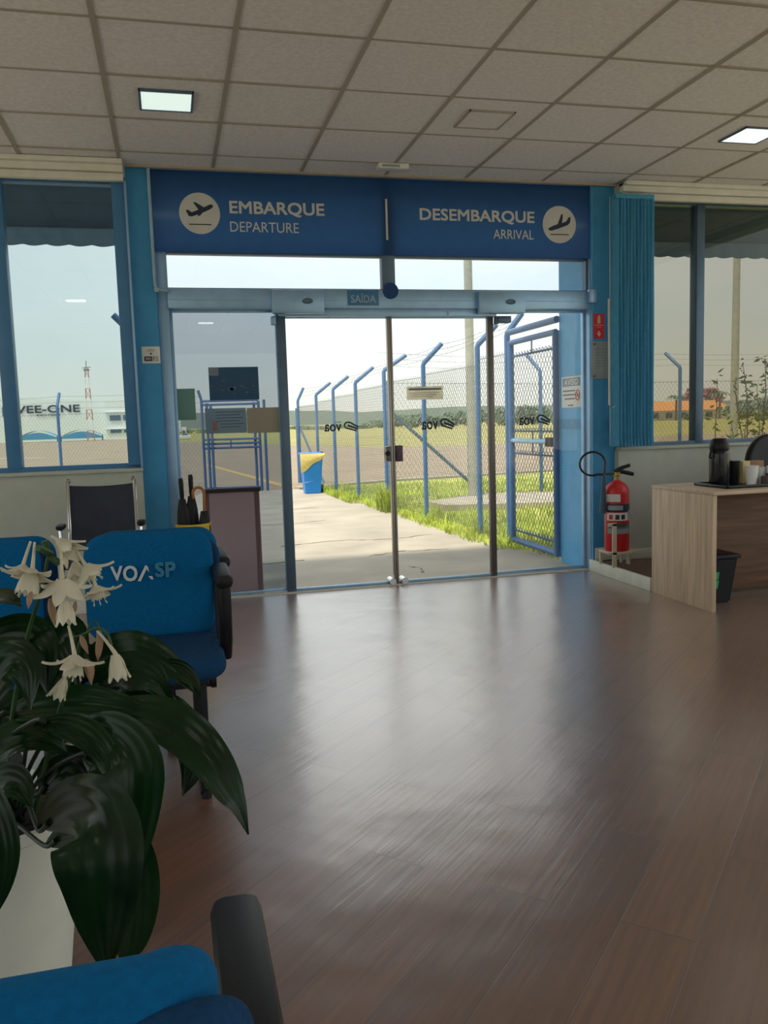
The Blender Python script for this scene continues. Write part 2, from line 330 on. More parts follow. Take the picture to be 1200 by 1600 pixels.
def text_mb(s, w, h, o, ex, ez, t=0.002, bold=0.0, mb=None, shear=0.0):
    """flat lettering that fills w x h, lower-left corner at o; ex right, ez up; thickness t towards ex x ez"""
    if bold > 0:       # heavier strokes: overlapping copies a hair apart
        mb = mb or MB(); d = bold*h*0.9; o, ex, ez = Vector(o), Vector(ex), Vector(ez); en = ex.cross(ez)
        for i, (u, v) in enumerate(((-1, -1), (1, -1), (-1, 1), (1, 1), (0, 0))):
            text_mb(s, w-2*d, h-2*d, o+ex*(d+u*d)+ez*(d+v*d)+en*(0.00008*i), ex, ez, t, 0.0, mb, shear)
        return mb
    key = (s, bold, shear)
    if key not in _tc:
        cu = bpy.data.curves.new('t', 'FONT'); cu.body = s; cu.offset = bold; cu.shear = shear; cu.resolution_u = 3; cu.extrude = 0.5
        ob = bpy.data.objects.new('t', cu); COL.objects.link(ob); bpy.context.view_layer.update()
        me = bpy.data.meshes.new_from_object(ob.evaluated_get(bpy.context.evaluated_depsgraph_get()))
        _tc[key] = ([v.co.copy() for v in me.vertices], [tuple(p.vertices) for p in me.polygons])
        bpy.data.objects.remove(ob); bpy.data.curves.remove(cu); bpy.data.meshes.remove(me)
    vs, fs = _tc[key]
    x0 = min(v.x for v in vs); x1 = max(v.x for v in vs); y0 = min(v.y for v in vs); y1 = max(v.y for v in vs)
    o, ex, ez = Vector(o), Vector(ex), Vector(ez); en = ex.cross(ez)
    mb = mb or MB()
    mb.add([o+ex*((v.x-x0)/(x1-x0)*w)+ez*((v.y-y0)/(y1-y0)*h)+en*((v.z+0.5)*t) for v in vs], fs)
    return mb
def copy_tree(o, parent=None):
    c = o.copy(); COL.objects.link(c)
    if parent is not None: c.parent = parent
    for ch in list(o.children): copy_tree(ch, c)
    return c
XR, ZU = Vector((1, 0, 0)), Vector((0, 0, 1))

# ------------------------------------------------------------------ room shell
YW, YC, YD, ZC = 5.97, 6.03, 6.13, 2.955
XL, XRT, YB = -3.2, 5.3, -4.2
fl = MB(); fl.box(XL, XRT, YB, 6.12, -0.12, 0)
struct('floor', fl, m_floor, smooth=False)
pf = MB(); pf.box(3.195, XRT, 5.19, 5.975, 0.0, 0.084)
struct('floor_platform', pf, m_plat, smooth=False)
bd = MB(); bd.box(3.17, 3.195, 5.175, 6.06, 0.0, 0.092, 0.002); bd.box(3.195, XRT, 5.165, 5.19, 0.0, 0.088, 0.002)
struct('trim_1', bd, m_board)

# ceiling: recessed tiles between a T-bar grid
TX0, TY0, TS = -0.22, 5.72, 0.597
tl = MB(); gr = MB()
gx = [TX0+TS*k for k in range(-5, 10)]+[5.29]; gy = [TY0-TS*k for k in range(-1, 18)]
for i in range(len(gx)-1):
    for j in range(len(gy)-1):
        y1, y0 = gy[j], gy[j+1]
        y1 = min(y1, 5.99)
        if y1-y0 < 0.03: continue
        q = random.uniform(-0.002, 0.004)
        tl.box(gx[i]+0.004, gx[i+1]-0.004, y0+0.004, y1-0.004, ZC+0.004+q, ZC+0.02+q)
tl.box(gx[0]-.3, gx[-1]+.3, gy[-1]-.2, 6.2, ZC+0.028, ZC+0.06)
for x in gx: gr.box(x-0.012, x+0.012, gy[-1], 6.0, ZC, ZC+0.012)
for y in gy:
    if y < 6.0: gr.box(gx[0], gx[-1], y-0.009, y+0.009, ZC+0.001, ZC+0.012)
gr.box(gx[0], gx[-1], 5.985, 6.01, ZC-0.012, ZC+0.012)
ce = struct('ceiling', tl, m_ceil, smooth=False)
gr.build('ceiling_grid', m_grid, ce, smooth=False)

# front wall: sills, lintel and what is left of it
wf = MB()
wf.box(XL, -0.195, YW, 6.16, -0.1, 0.945)
wf.box(3.38, XRT, YW, 6.16, -0.1, 0.948)
wf.box(XL, -0.195, YW, 6.16, 2.87, 3.05); wf.box(3.38, XRT, YW, 6.16, 2.87, 3.05)
wf.box(XL, XL+0.5, YW, 6.16, 0.945, 2.87)
struct('wall_front', wf, m_wall, smooth=False)
cl = MB(); cl.box(-0.2, -0.035, YC, 6.2, -0.05, ZC+.01)
struct('trim_2', cl, m_blue, smooth=False)
cr_ = MB(); cr_.box(3.20, 3.38, YC, 6.2, 0.0, ZC+.01)
struct('trim_3', cr_, m_blue, smooth=False)
pl_ = MB(); pl_.box(3.19, 3.205, YC+0.002, 6.13, 0.0, ZC); pl_.box(3.19, 3.40, 6.165, 6.60, -0.1, 3.05)
struct('trim_4', pl_, m_lblue, smooth=False)
lt = MB(); lt.box(-0.2, 3.4, 6.2, 6.95, 2.78, 3.3)
struct('wall_front_lintel', lt, m_wall, smooth=False)
sk = MB(); sk.box(3.205, 3.385, YC-0.014, YC, 0.084, 0.185, 0.003); sk.box(3.385, XRT, YW-0.014, YW, 0.084, 0.165, 0.003)
struct('baseboard_right', sk, m_white)
sk = MB(); sk.box(XL, -0.2, YW-0.014, YW, 0.0, 0.09, 0.003)
struct('baseboard_front', sk, m_white)
# side and back walls (behind the photographer) ; their window openings are added to fill the room with daylight
def wall_with_fill_window(name, ax, pos, a0, a1, w0, w1, z0, z1):
    m = MB()
    def bx(u0, u1, c0, c1):
        if ax == 'x': m.box(pos-0.09, pos+0.09, u0, u1, c0, c1)
        else: m.box(u0, u1, pos-0.09, pos+0.09, c0, c1)
    bx(a0, w0, -0.1, 3.05); bx(w1, a1, -0.1, 3.05); bx(w0, w1, -0.1, z0); bx(w0, w1, z1, 3.05)
    struct(name, m, m_wall, smooth=False)
wall_with_fill_window('wall_left', 'x', XL-0.09, YB-.1, 6.16, -3.6, 5.5, 0.35, 2.85)
wall_with_fill_window('wall_right', 'x', XRT+0.09, YB-.1, 6.16, -3.6, 5.6, 0.2, 2.9)  # wall drawn in close so its added opening brightens the desk side
ev = MB(); ev.box(XL-1.2, XL-.02, YB-.3, 6.2, 2.96, 3.05); struct('added_sun_shade', ev, m_wall, smooth=False)  # unseen eave added to keep direct sun out of the left opening
wall_with_fill_window('wall_back', 'y', YB-0.09, XL, XRT, 0.0, 5.0, 0.95, 2.6)

# ------------------------------------------------------------------ windows
w1 = empty('window_1', (-1.0, 6.05, 0.95), kind='structure')
f = MB()
f.box(-2.7, -0.2, 6.05, 6.12, 0.955, 1.0); f.box(-2.7, -0.2, 6.05, 6.12, 2.84, 2.87); f.box(-0.285, -0.2, 5.985, 6.12, 0.99, 2.86, 0.004)
f.build('window_frame', m_sky, w1)
f = MB(); f.box(-1.055, -0.965, 6.04, 6.15, 0.99, 2.86, 0.003); f.build('mullion', m_sky, w1)
f = MB(); f.box(-1.93, -1.84, 6.04, 6.15, 0.99, 2.86, 0.003); f.build('mullion', m_sky, w1)
f = MB(); f.box(-0.205, -0.19, 5.972, 6.04, 0.97, 2.85, 0.002); f.build('frame_edge', m_alu, w1)
f = MB(); f.box(-2.7, -0.2, 6.085, 6.09, 0.99, 2.85); f.build('glass_pane', m_gleft, w1, smooth=False)
f = MB(); f.box(-2.75, -0.19, 5.945, 6.09, 0.945, 0.968, 0.004); f.build('sill', m_wall, w1)
w2 = empty('window_2', (4.5, 6.05, 0.95), kind='structure')
f = MB(); f.box(3.4, XRT-.1, 6.05, 6.12, 0.96, 1.0); f.box(3.4, XRT-.1, 6.05, 6.12, 2.84, 2.87); f.box(3.38, 3.44, 6.05, 6.12, 0.96, 2.86)
f.build('window_frame', m_alud, w2)
for x in (4.11, 5.15):
    f = MB(); f.box(x, x+0.07, 6.045, 6.14, 0.98, 2.86, 0.003); f.build('mullion', m_alud, w2)
f = MB(); f.box(3.4, XRT-.1, 6.085, 6.09, 0.98, 2.85); f.build('glass_pane', m_gright, w2, smooth=False)
f = MB(); f.box(3.39, XRT, 5.95, 6.09, 0.948, 0.972, 0.004); f.build('sill', m_wall, w2)
# cornice rails over the windows
def cornice(name, x0, x1):
    m = MB(); m.box(x0, x1, 5.90, YW, 2.885, 2.955, 0.006); m.box(x0, x1, 5.86, YW, 2.925, 2.957, 0.006); m.box(x0, x1, 5.925, YW, 2.835, 2.882, 0.004)
    struct(name, m, m_white)
cornice('trim_5', XL+0.02, -0.203); cornice('trim_6', 3.385, XRT-0.02)

# ------------------------------------------------------------------ sliding glass door
d1 = empty('door_1', (1.6, YD, 0), kind='structure')
def leaf(name, x0, x1, sl, sr, z0, z1, gm, y=YD, ml=None, mr=None):
    fr = MB(); fr.box(x0, x1, y-0.012, y+0.012, z0, z0+0.018, 0.002); fr.box(x0, x1, y-0.012, y+0.012, z1-0.02, z1, 0.002)
    o = fr.build(name, m_alu, d1)
    a = MB(); a.box(x0, x0+sl, y-0.022, y+0.022, z0, z1, 0.003); a.build('stile', ml or m_alu, o)
    a = MB(); a.box(x1-sr, x1, y-0.022, y+0.022, z0, z1, 0.003); a.build('stile', mr or m_alu, o)
    g = MB(); g.box(x0+sl*.5, x1-sr*.5, y-0.003, y+0.003, z0+0.01, z1-0.01); g.build('glass_pane', gm, o, smooth=False)
    return o
m_brown = M('bronze_aluminium', srgb(112, 108, 106), 0.35, metal=0.5, var=0.03)
fixl = leaf('fixed_panel', 0.04, 0.80, 0.022, 0.03, 0.012, 2.045, m_smoke, y=YD+0.03)
fixr = leaf('fixed_panel', 2.385, 3.19, 0.02, 0.02, 0.012, 2.045, m_glass, y=YD+0.03)
m_steel = M('satin_steel', srgb(168, 164, 154), 0.3, metal=0.6, var=0.03)
lfl = leaf('door_leaf', 0.772, 1.60, 0.066, 0.018, 0.010, 2.0, m_glass, ml=m_alud, mr=m_steel)
lfr = leaf('door_leaf', 1.604, 2.412, 0.016, 0.046, 0.010, 2.0, m_glass, ml=m_steel, mr=m_brown)
# header with operator housings
h = MB(); h.box(0.035, 3.19, 6.045, 6.17, 2.04, 2.175, 0.004); h.box(0.79, 2.42, 6.06, 6.17, 1.988, 2.04, 0.003)
h.box(0.035, 3.19, 6.038, 6.05, 2.095, 2.10)
hd = h.build('header', m_alu, d1)
for x0 in (0.735, 2.26):
    h = MB(); h.box(x0, x0+0.37, 6.0, 6.05, 2.0, 2.165, 0.012); o = h.build('operator_housing', m_alu, hd)
    h = MB(); h.lathe([(0.001, 0), (0.034, 0), (0.038, 0.006), (0.034, 0.012), (0.026, 0.008), (0.001, 0.008)], (x0+0.25, 6.0, 2.085), 20, Matrix.Scale(0.5, 4, (0, 0, 1)) @ Matrix.Rotation(PI/2, 4, 'X')); h.build('sensor_eye', m_alud, hd)
h = MB(); h.box(3.155, 3.215, 6.0, 6.05, 2.08, 2.185, 0.01); h.build('end_cap', m_alu, hd)
h = MB(); h.box(2.43, 2.54, 6.06, 6.12, 1.94, 1.99, 0.006); h.box(2.415, 2.44, 6.07, 6.11, 1.93, 1.99, 0.003); h.build('guide_bracket', m_alud, hd)
h = MB(); h.box(0.735, 0.765, 6.06, 6.12, 1.93, 1.99, 0.005); h.build('guide_bracket', m_alu, hd)
for x in (1.075, 2.035):
    h = MB(); h.box(x, x+0.008, 6.05, 6.06, 1.995, 2.025, 0.001); h.build('hanger_tab', m_print, hd)
h = MB(); h.lathe([(0.001, 0), (0.058, 0), (0.058, 0.006), (0.001, 0.006)], (1.60, 6.046, 2.165), 28, Matrix.Rotation(PI/2, 4, 'X')); h.build('round_disc', m_sign, hd)
# transom
t = MB(); t.box(0.03, 3.19, 6.09, 6.15, 2.165, 2.185, 0.002); t.box(0.03, 3.19, 6.09, 6.15, 2.41, 2.43, 0.002); t.box(0.02, 0.042, 6.09, 6.15, 2.17, 2.43); t.box(3.17, 3.19, 6.09, 6.15, 2.17, 2.43)
tr_ = t.build('transom_frame', m_alud, d1)
t = MB(); t.box(1.552, 1.648, 6.08, 6.16, 2.17, 2.95, 0.004); t.build('mullion', m_alud, tr_)
t = MB(); t.box(0.04, 3.18, 6.12, 6.126, 2.18, 2.42); t.build('glass_pane', glass('transom_glass', (0.885, 0.91, 0.945), 0.6), tr_, smooth=False)
t = MB(); t.box(-0.035, 0.04, 6.08, 6.18, 0, 2.43, 0.003); t.build('jamb', m_alu, d1)
t = MB(); t.box(3.185, 3.205, 6.06, 6.165, 0.0, 2.43, 0.003); t.build('jamb', m_alu, d1)
t = MB(); t.box(0.04, 3.19, 6.085, 6.2, -0.02, 0.008, 0.002); t.build('threshold', m_white, d1)
# lock and floor stops
k = MB(); k.box(1.545, 1.585, YD-0.04, YD+0.04, 0.935, 1.045, 0.004); lk = k.build('lock', m_brown, lfl)
k = MB(); k.tube([(1.548, YD-0.04, 0.995), (1.548, YD-0.075, 0.995)], 0.02, 12); k.build('lock_knob', m_black, lfl)
k = MB(); k.box(1.622, 1.672, YD-0.04, YD+0.04, 0.93, 1.05, 0.004); k.build('lock', M('maroon_lock', srgb(92, 66, 84), 0.4), lfr)
for x, o in ((1.565, lfl), (1.66, lfr)):
    k = MB(); k.tube([(x, YD-0.05, 0.03), (x, YD+0.05, 0.03)], 0.026, 14); k.build('bottom_stop', m_chrome, o)
# mirrored logo lettering on the glass, read from outside
def logo(px0, px1, py0, py1, par, y, name='logo_decal'):
    a = at(px0, py1, y); b = at(px1, py0, y); w = b.x-a.x; hh = b.z-a.z
    m = MB()
    text_mb('voa', w*0.5, hh*0.8, (a.x+w*0.5, y, a.z+0.02*hh), (-1, 0, 0), ZU, 0.0008, 0.03, m)
    text_mb('REDE', w*0.18, hh*0.18, (a.x+w*0.5, y, a.z+hh*0.93), (-1, 0, 0), ZU, 0.0008, 0.0, m)
    # swoosh: two nested wing strokes
    cx = a.x+w*0.58
    def st(p, th):
        p = [Vector((cx+q[0]*w*0.42, 0, a.z+q[1]*hh)) for q in p]
        L = []; R = []
        for i, q in enumerate(p):
            tt = (p[min(i+1, len(p)-1)]-p[max(0, i-1)]).normalized(); nn = Vector((-tt.z, 0, tt.x))*th
            L.append((q+nn)); R.append((q-nn))
        for i in range(len(p)-1): m.quad(*[Vector((v.x, y-0.001, v.z)) for v in (L[i], L[i+1], R[i+1], R[i])])
    ar = [(0.98, 0.42), (0.62, 0.78), (0.36, 0.98), (0.16, 0.98), (0.03, 0.80), (0.02, 0.55), (0.12, 0.36), (0.35, 0.26), (0.62, 0.14), (0.84, 0.02)]
    st(ar, hh*0.085)
    st([(0.94, 0.22), (0.66, 0.40), (0.42, 0.52), (0.26, 0.66)], hh*0.10)
    return m.build(name, m_decal, par, smooth=False)
logo(507, 560, 659, 675, lfl, YD-0.004); logo(659, 710, 654, 672, lfr, YD-0.004); logo(811, 860, 648, 665, fixr, YD+0.026)

# ------------------------------------------------------------------ overhead blue sign
sg = empty('overhead_sign', (1.6, 6.09, 2.42), 'wide dark blue overhead sign above the glass door reading EMBARQUE and DESEMBARQUE', 'sign')
s = MB(); s.quad((-0.036, 6.06, 2.418), (3.19, 6.06, 2.418), (3.19, 6.06, 2.954), (-0.036, 6.06, 2.954)); s.build('sign_film', m_sign, sg)
s = MB(); s.box(-0.03, 3.185, 6.062, 6.07, 2.428, 2.952, 0.001); s.build('glass_backing', m_glass, sg)
YS = 6.0585
def sp(px, py): return at(px, py, YS)
def stext(txt, x0, x1, y0, y1, bold):   # pixel box -> sign plane
    a = sp(x0, (y1)); b = sp(x1, y1); c = sp(x0, y0)
    return text_mb(txt, b.x-a.x, c.z-a.z, (a.x, YS, a.z), XR, ZU, -0.0015, bold)
zt = lambda px, py: sp(px, py).z
def sline(txt, px0, px1, pyt, pyb, bold, name):
    a = sp(px0, pyb); b = sp(px1, pyb); c = sp(px0, pyt); hh = c.z-a.z
    text_mb(txt, b.x-a.x, hh, (a.x, YS, a.z), XR, ZU, 0.0015, bold).build(name, m_letter, sg, smooth=False)
sline('EMBARQUE', 359, 507, 313.5, 337, 0.028, 'large_lettering')
sline('DEPARTURE', 360, 467, 346, 362, 0.0, 'small_lettering')
sline('DESEMBARQUE', 656, 835, 325, 347, 0.028, 'large_lettering')
sline('ARRIVAL', 771, 834, 358.5, 373, 0.0, 'small_lettering')
s = MB(); a = sp(605, 311); b = sp(609, 375); s.box(1.583, 1.598, YS-0.0015, YS, b.z, a.z); s.build('divider_line', m_letter, sg, smooth=False)
PLANE = [(1.0, .78), (.97, .88), (.88, .88), (.66, .74), (.36, .98), (.28, .96), (.46, .62), (.22, .48), (.08, .60), (0, .58), (.10, .30), (.22, .28), (.46, .40), (.40, .30), (.52, .34), (.60, .47), (.9, .66)]
def disc(px, py, rpx, pts, bar, name):
    c = sp(px, py); r = (sp(px+rpx, py).x-sp(px-rpx, py).x)/2
    s = MB(); s.lathe([(0.0005, 0), (r, 0), (r, 0.0015), (0.0005, 0.0015)], (c.x, YS, c.z), 40, Matrix.Rotation(PI/2, 4, 'X')); o = s.build('round_pictogram', m_letter, sg)
    s = MB(); s.prism([(c.x+(u-.5)*r*1.35, c.z+(v-.5)*r*1.0+0.06*r) for u, v in pts], (0, YS-0.0025, 0), XR, ZU, (0, 1, 0), 0.0008)
    s.box(c.x-r*.55, c.x+r*.55, YS-0.0025, YS-0.0016, c.z-r*.56, c.z-r*.51); s.build('aeroplane_symbol', m_decal, o, smooth=False)
disc(312, 333.5, 32, PLANE, 0, 'departure')
ARR = [(0.0, .22), (.03, .12), (.14, .10), (.42, .20), (.86, .42), (.97, .56), (1.0, .84), (.92, .86), (.80, .62), (.62, .52), (.66, .98), (.58, 1.0), (.42, .46), (.20, .36)]
disc(874, 351, 26, ARR, 0, 'arrival')

# exit plate on the header
ex = empty('exit_plate', (1.37, 6.04, 2.06), 'small blue plate reading SAIDA on the door header', 'sign')
s = MB(); s.box(1.283, 1.508, 6.034, 6.037, 2.062, 2.168, 0.001); s.build('plate', M('exit_plate_blue', srgb(62, 124, 170), 0.4), ex)
text_mb('SAÍDA', 0.185, 0.068, (1.303, 6.034, 2.079), XR, ZU, 0.001, 0.02).build('lettering', M('exit_letter', srgb(150, 182, 204), 0.5), ex, smooth=False)

# ------------------------------------------------------------------ ceiling fittings
def led(cx, cy, w, label, mat, on):
    e = empty('ceiling_light', (cx, cy, ZC), label, 'light')
    m = MB()
    for (x0, x1, y0, y1) in ((-w/2, w/2, -w/2, -w/2+.012), (-w/2, w/2, w/2-.012, w/2), (-w/2, -w/2+.012, -w/2, w/2), (w/2-.012, w/2, -w/2, w/2)):
        m.box(cx+x0, cx+x1, cy+y0, cy+y1, ZC-0.008, ZC+0.006, 0.002)
    m.build('frame', m_grid if not on else m_alud, e)
    m = MB(); m.box(cx-w/2+.012, cx+w/2-.012, cy-w/2+.012, cy+w/2-.012, ZC-0.004, ZC+0.004); m.build('diffuser', mat, e, smooth=False)
    if on:
        L = bpy.data.lights.new('lamp_light', 'AREA'); L.size = w-.03; L.energy = LAMP_POWER*on; L.color = (1.0, 1.0, .98); L.spread = PI
        lo = bpy.data.objects.new('lamp_light', L); COL.objects.link(lo); lo.location = (cx, cy, ZC-0.012)
    return e
lx = lambda i: TX0+TS*(i+.5)
ly = lambda j: TY0-TS*(j+.5)
led(lx(0), ly(1), 0.28, 'small square lit ceiling light above the left window', m_led, 0.1)
led(lx(6), ly(1), 0.28, 'brightest square ceiling light at the right edge above the desk', m_ledr, 0.1)
led(lx(3), ly(1), 0.28, 'unlit square frame set in the ceiling left of centre tile', m_ceil, False)['label'] = 'unlit square ceiling light above the word DESEMBARQUE'
for i, j, p in ((-2, 9, 1), (1, 9, 1), (4, 9, 1), (7, 9, 1), (1, 13, 1), (4, 13, 1)):  # unseen lamps added as fill light for the dim interior
    led(lx(i), ly(j), 0.28, 'square ceiling light added out of view to brighten the room', m_ledr, p)['group'] = 'added unseen fill lights'
em = empty('emergency_light', (1.565, 5.75, ZC), 'small flat white emergency light on the ceiling above the sign', 'light')
m = MB(); m.box(1.455, 1.665, 5.70, 5.78, ZC-0.035, ZC, 0.006); m.build('body', m_white, em)
m = MB(); m.box(1.475, 1.60, 5.695, 5.701, ZC-0.028, ZC-0.012, 0.002); m.build('lens', m_greyp, em)

# ------------------------------------------------------------------ outdoors: ground
def slab(name, poly, z, mat, t=0.05, kind='structure'):
    m = MB(); m.prism(poly, (0, 0, z), XR, (0, 1, 0), ZU, -t)
    o = m.build(name, mat, smooth=False); o['kind'] = kind; return o
slab('ground_field', [(-500, -400), (500, -400), (500, 900), (-500, 900)], -0.125, m_field, 0.2)
slab('ground_paving', [(-40, -30), (40, -30), (40, 6.25), (-40, 6.25)], -0.122, m_conc, 0.02)
slab('ground_asphalt', [(-300, 6.3), (0.2, 6.3), (2.0, 16.1), (4.4, 17.1), (8.3, 17.8), (40, 22), (400, 60), (400, 90), (13.5, 39), (10.2, 39.5), (4, 62), (-6, 110), (-300, 110)], -0.05, m_tar)
walk = [(-0.6, 6.2), (3.5, 6.2), (3.5, 6.62)] + [tuple(onz(*p, -0.02)[:2]) for p in ((870, 868), (800, 858), (740, 845), (680, 825), (610, 800), (560, 785), (525, 775), (505, 770))] + [(2.3, 16.1), (0.55, 16.3), (-0.6, 12)]
slab('ground_walkway', walk, -0.012, m_conc)
slab('ground_verge', [(3.4, 6.3), (40, 6.3), (40, 19), (8.3, 17.6), (4.4, 16.9), (2.3, 16.0), (2.57, 14.4), (2.75, 12.6), (2.84, 11.0), (2.875, 9.1), (2.92, 8.0), (3.05, 7.3), (3.27, 6.8)], -0.022, m_grass)
crk = MB()
for pts in ([(1.0, 8.6), (1.7, 8.75), (2.2, 8.6), (2.8, 8.8)], [(1.7, 7.6), (2.1, 7.75), (2.6, 7.65)], [(0.9, 10.6), (1.4, 10.5), (2.0, 10.7)], [(0.3, 7.6), (0.75, 7.55), (1.2, 7.65)], [(1.9, 6.5), (2.0, 6.75), (1.93, 6.95)], [(1.5, 12.2), (2.2, 12.4)]):
    P = [Vector((x+random.uniform(-.04, .04), y, -0.0115)) for x, y in pts]
    Q = []
    for i in range(len(P)-1):
        for k in range(6): Q.append(P[i].lerp(P[i+1], k/6)+Vector((random.uniform(-.015, .015), random.uniform(-.03, .03), 0)))
    for i in range(len(Q)-1):
        w = random.uniform(0.008, 0.028); crk.quad(Q[i]+Vector((0, -w, 0)), Q[i+1]+Vector((0, -w, 0)), Q[i+1]+Vector((0, w, 0)), Q[i]+Vector((0, w, 0)))
o = crk.build('ground_cracks', M('crack_dirt', srgb(98, 84, 68), 0.95), smooth=False); o['kind'] = 'structure'
# apron paint
for nm, a, b, w, mt in (('trim_7', (1.15, 29), (2.3, 17.0), 0.09, m_yline), ('trim_8', (-12, 33), (1.0, 20), 0.06, m_wline), ('trim_9', (-30, 60), (-6, 44), 0.25, m_wline), ('trim_10', (-20, 28), (-4, 21), 0.1, m_wline)):
    A, B = Vector((*a, -0.047)), Vector((*b, -0.047)); n = (B-A).normalized().cross(ZU)*w
    m = MB(); m.quad(A-n, B-n, B+n, A+n); o = m.build(nm, mt, smooth=False); o['kind'] = 'structure'
kb = MB(); K = [(2.3, 16.15), (4.4, 17.05), (8.3, 17.75), (20, 19.6)]
for i in range(3):
    A, B = Vector((*K[i], -0.04)), Vector((*K[i+1], -0.04)); n = (B-A).normalized().cross(ZU)*0.10
    kb.prism([(0, 0), (1, 0), (1, 1), (0, 1)], A-n, B-A, 2*n, ZU, 0.06)
struct('trim_11', kb, m_conc, smooth=False)

# grass: blades near the fence
gb = MB()
def inside_verge(x, y):
    edge = 2.57 + (0.35 if y < 8 else 0.3 if y < 9.2 else 0.25 if y < 11 else 0.17 if y < 12.6 else 0)
    if y < 7.4: edge = 3.2
    return x > edge
rg = random.Random(3)
for i in range(15000):
    y = 6.7 + 9.3*rg.random()**1.3; x = 2.6 + (4.2 if rg.random() < .8 else 9)*rg.random()**1.6
    if not inside_verge(x, y): continue
    if 3.5 < x < 5.6 and 10.6 < y < 12.3: continue
    h = rg.uniform(0.04, 0.12)*(1.9 if rg.random() < .08 else 1); a = rg.uniform(0, 2*PI); w = rg.uniform(.004, .009)
    d = Vector((math.cos(a), math.sin(a), 0)); s = Vector((-d.y, d.x, 0))*w; b = Vector((x, y, -0.025)); ln = rg.uniform(.2, .9)*h
    gb.add([b-s, b+s, b+s*.7+d*ln*.35+ZU*h*.6, b-s*.7+d*ln*.35+ZU*h*.6, b+d*ln+ZU*h], [(0, 1, 2, 3), (3, 2, 4)])
g = gb.build('grass', m_gblade, smooth=False); tag(g, 'green and yellow grass along the fence and walkway edge', 'grass', kind='stuff')
tuft = MB()
for i in range(130):
    b = Vector((2.86+rg.gauss(0, .05), 11.3+rg.gauss(0, .1), -0.02)); h = rg.uniform(.18, .45); a = rg.uniform(0, 2*PI); d = Vector((math.cos(a), math.sin(a), 0)); s = Vector((-d.y, d.x, 0))*.009
    tuft.add([b-s, b+s, b+s+d*h*.15+ZU*h*.6, b-s+d*h*.15+ZU*h*.6, b+d*h*.4+ZU*h*.95], [(0, 1, 2, 3), (3, 2, 4)])
tag(tuft.build('grass_tuft', m_gblade, smooth=False), 'tall green weed tuft growing at the middle fence post', 'weed')
ps = MB(); ps.prism([(3.55, 11.65), (3.6, 11.0), (5.1, 10.6), (6.2, 10.9), (6.0, 12.0), (4.6, 12.5)], (0, 0, -0.03), XR, (0, 1, 0), ZU, 0.09)
tag(ps.build('concrete_pad', m_conc, smooth=False), 'low pale concrete pad lying in the grass behind the fence', 'slab')

# ------------------------------------------------------------------ fences
def mesh_panel(mb, A, B, z0, z1, p, r=0.0022):
    A, B = Vector((A[0], A[1], 0)), Vector((B[0], B[1], 0)); L = (B-A).length; d = (B-A)/L; h = z1-z0
    asp = 1.25
    n = int((L+h/asp)/p)+2
    for s in (1, -1):
        for k in range(n):
            # straight strand u = u0 + s*(z-z0)/asp clipped to the panel
            u0 = k*p - (h/asp if s > 0 else 0); t0, t1 = 0.0, h
            if s > 0: t0 = max(0, -u0*asp); t1 = min(h, (L-u0)*asp)
            else: t0 = max(0, (u0-L)*asp); t1 = min(h, u0*asp)
            if t1-t0 < 0.02: continue
            P = A+d*(u0+s*t0/asp)+ZU*(z0+t0); Q = A+d*(u0+s*t1/asp)+ZU*(z0+t1)
            mb.tube([P, Q], r, 3, caps=False)
    for zz in (z0+.01, z1-.01): mb.tube([A+ZU*zz, B+ZU*zz], r*1.3, 4, caps=False)
    # twisted ends standing above the top
    for k in range(int(L/p)):
        P = A+d*(k*p)+ZU*(z1-.01); mb.tube([P, P+ZU*0.035+d*0.008], r, 3, caps=False)
def post(par, x, y, zk, tip, r=0.03, z0=-0.06, name='post'):
    m = MB(); k = Vector((x, y, zk)); t = Vector(tip)
    m.tube([(x, y, z0), (x, y, zk-.02), k+(t-k)*.04, t], r, 10); return m.build(name, m_fence, par)
def barbed(par, pts_list):
    for pts in pts_list:
        m = MB()
        for i in range(len(pts)-1):
            a, b = Vector(pts[i]), Vector(pts[i+1]); n = 8; L = (b-a).length
            m.tube([a.lerp(b, k/n)-ZU*0.03*math.sin(PI*k/n) for k in range(n+1)], 0.0022, 3, caps=False)
            nb = int(L/0.16)
            for k in range(nb):
                t = (k+.5)/nb; c = a.lerp(b, t)-ZU*0.03*math.sin(PI*t); q = Vector((rg.uniform(-1, 1), rg.uniform(-1, 1), rg.uniform(-1, 1))).normalized()*0.014
                m.tube([c-q, c+q], 0.0018, 3, caps=False)
        m.build('barbed_wire', m_wire, par)
# the fence beside the walkway
fa = empty('chain_link_fence', (3.0, 11, 0), 'blue post chain-link fence running out beside the walkway with outward bent tops', 'fence')
base = [((797, 850), 2.04, (815, 490)), ((751, 835), 2.0, (775, 508)), ((667, 810), 1.93, (690, 537)), ((606, 795), 1.94, (634, 555)), ((561, 780), 1.86, (583, 574)), ((526, 770), 1.82, (544, 588))]
PT = []
for b, zk, tp in base:
    B = onz(*b, -0.03); T = at(*tp, B.y); PT.append((B.x, B.y, zk, T))
PT.append((2.80, 16.5, 1.78, at(516, 598, 16.5))); PT.append((2.72, 18.4, 1.72, at(474, 606, 18.4)))
for x, y, zk, T in PT: post(fa, x, y, zk, T)
m = MB(); m.tube([(2.955, 11.42, -.06), (2.955, 11.42, 1.78)], 0.032, 10); m.build('post', m_fence, fa)
m = MB(); m.tube([(2.68, 18.3, -.06), (2.68, 18.3, 1.56)], 0.04, 10); m.build('post', m_fence, fa)
m = MB(); m.tube([(2.72, 18.35, 1.2), (3.05, 17.4, 0.0)], 0.024, 8); m.build('brace', m_fence, fa)
m = MB()
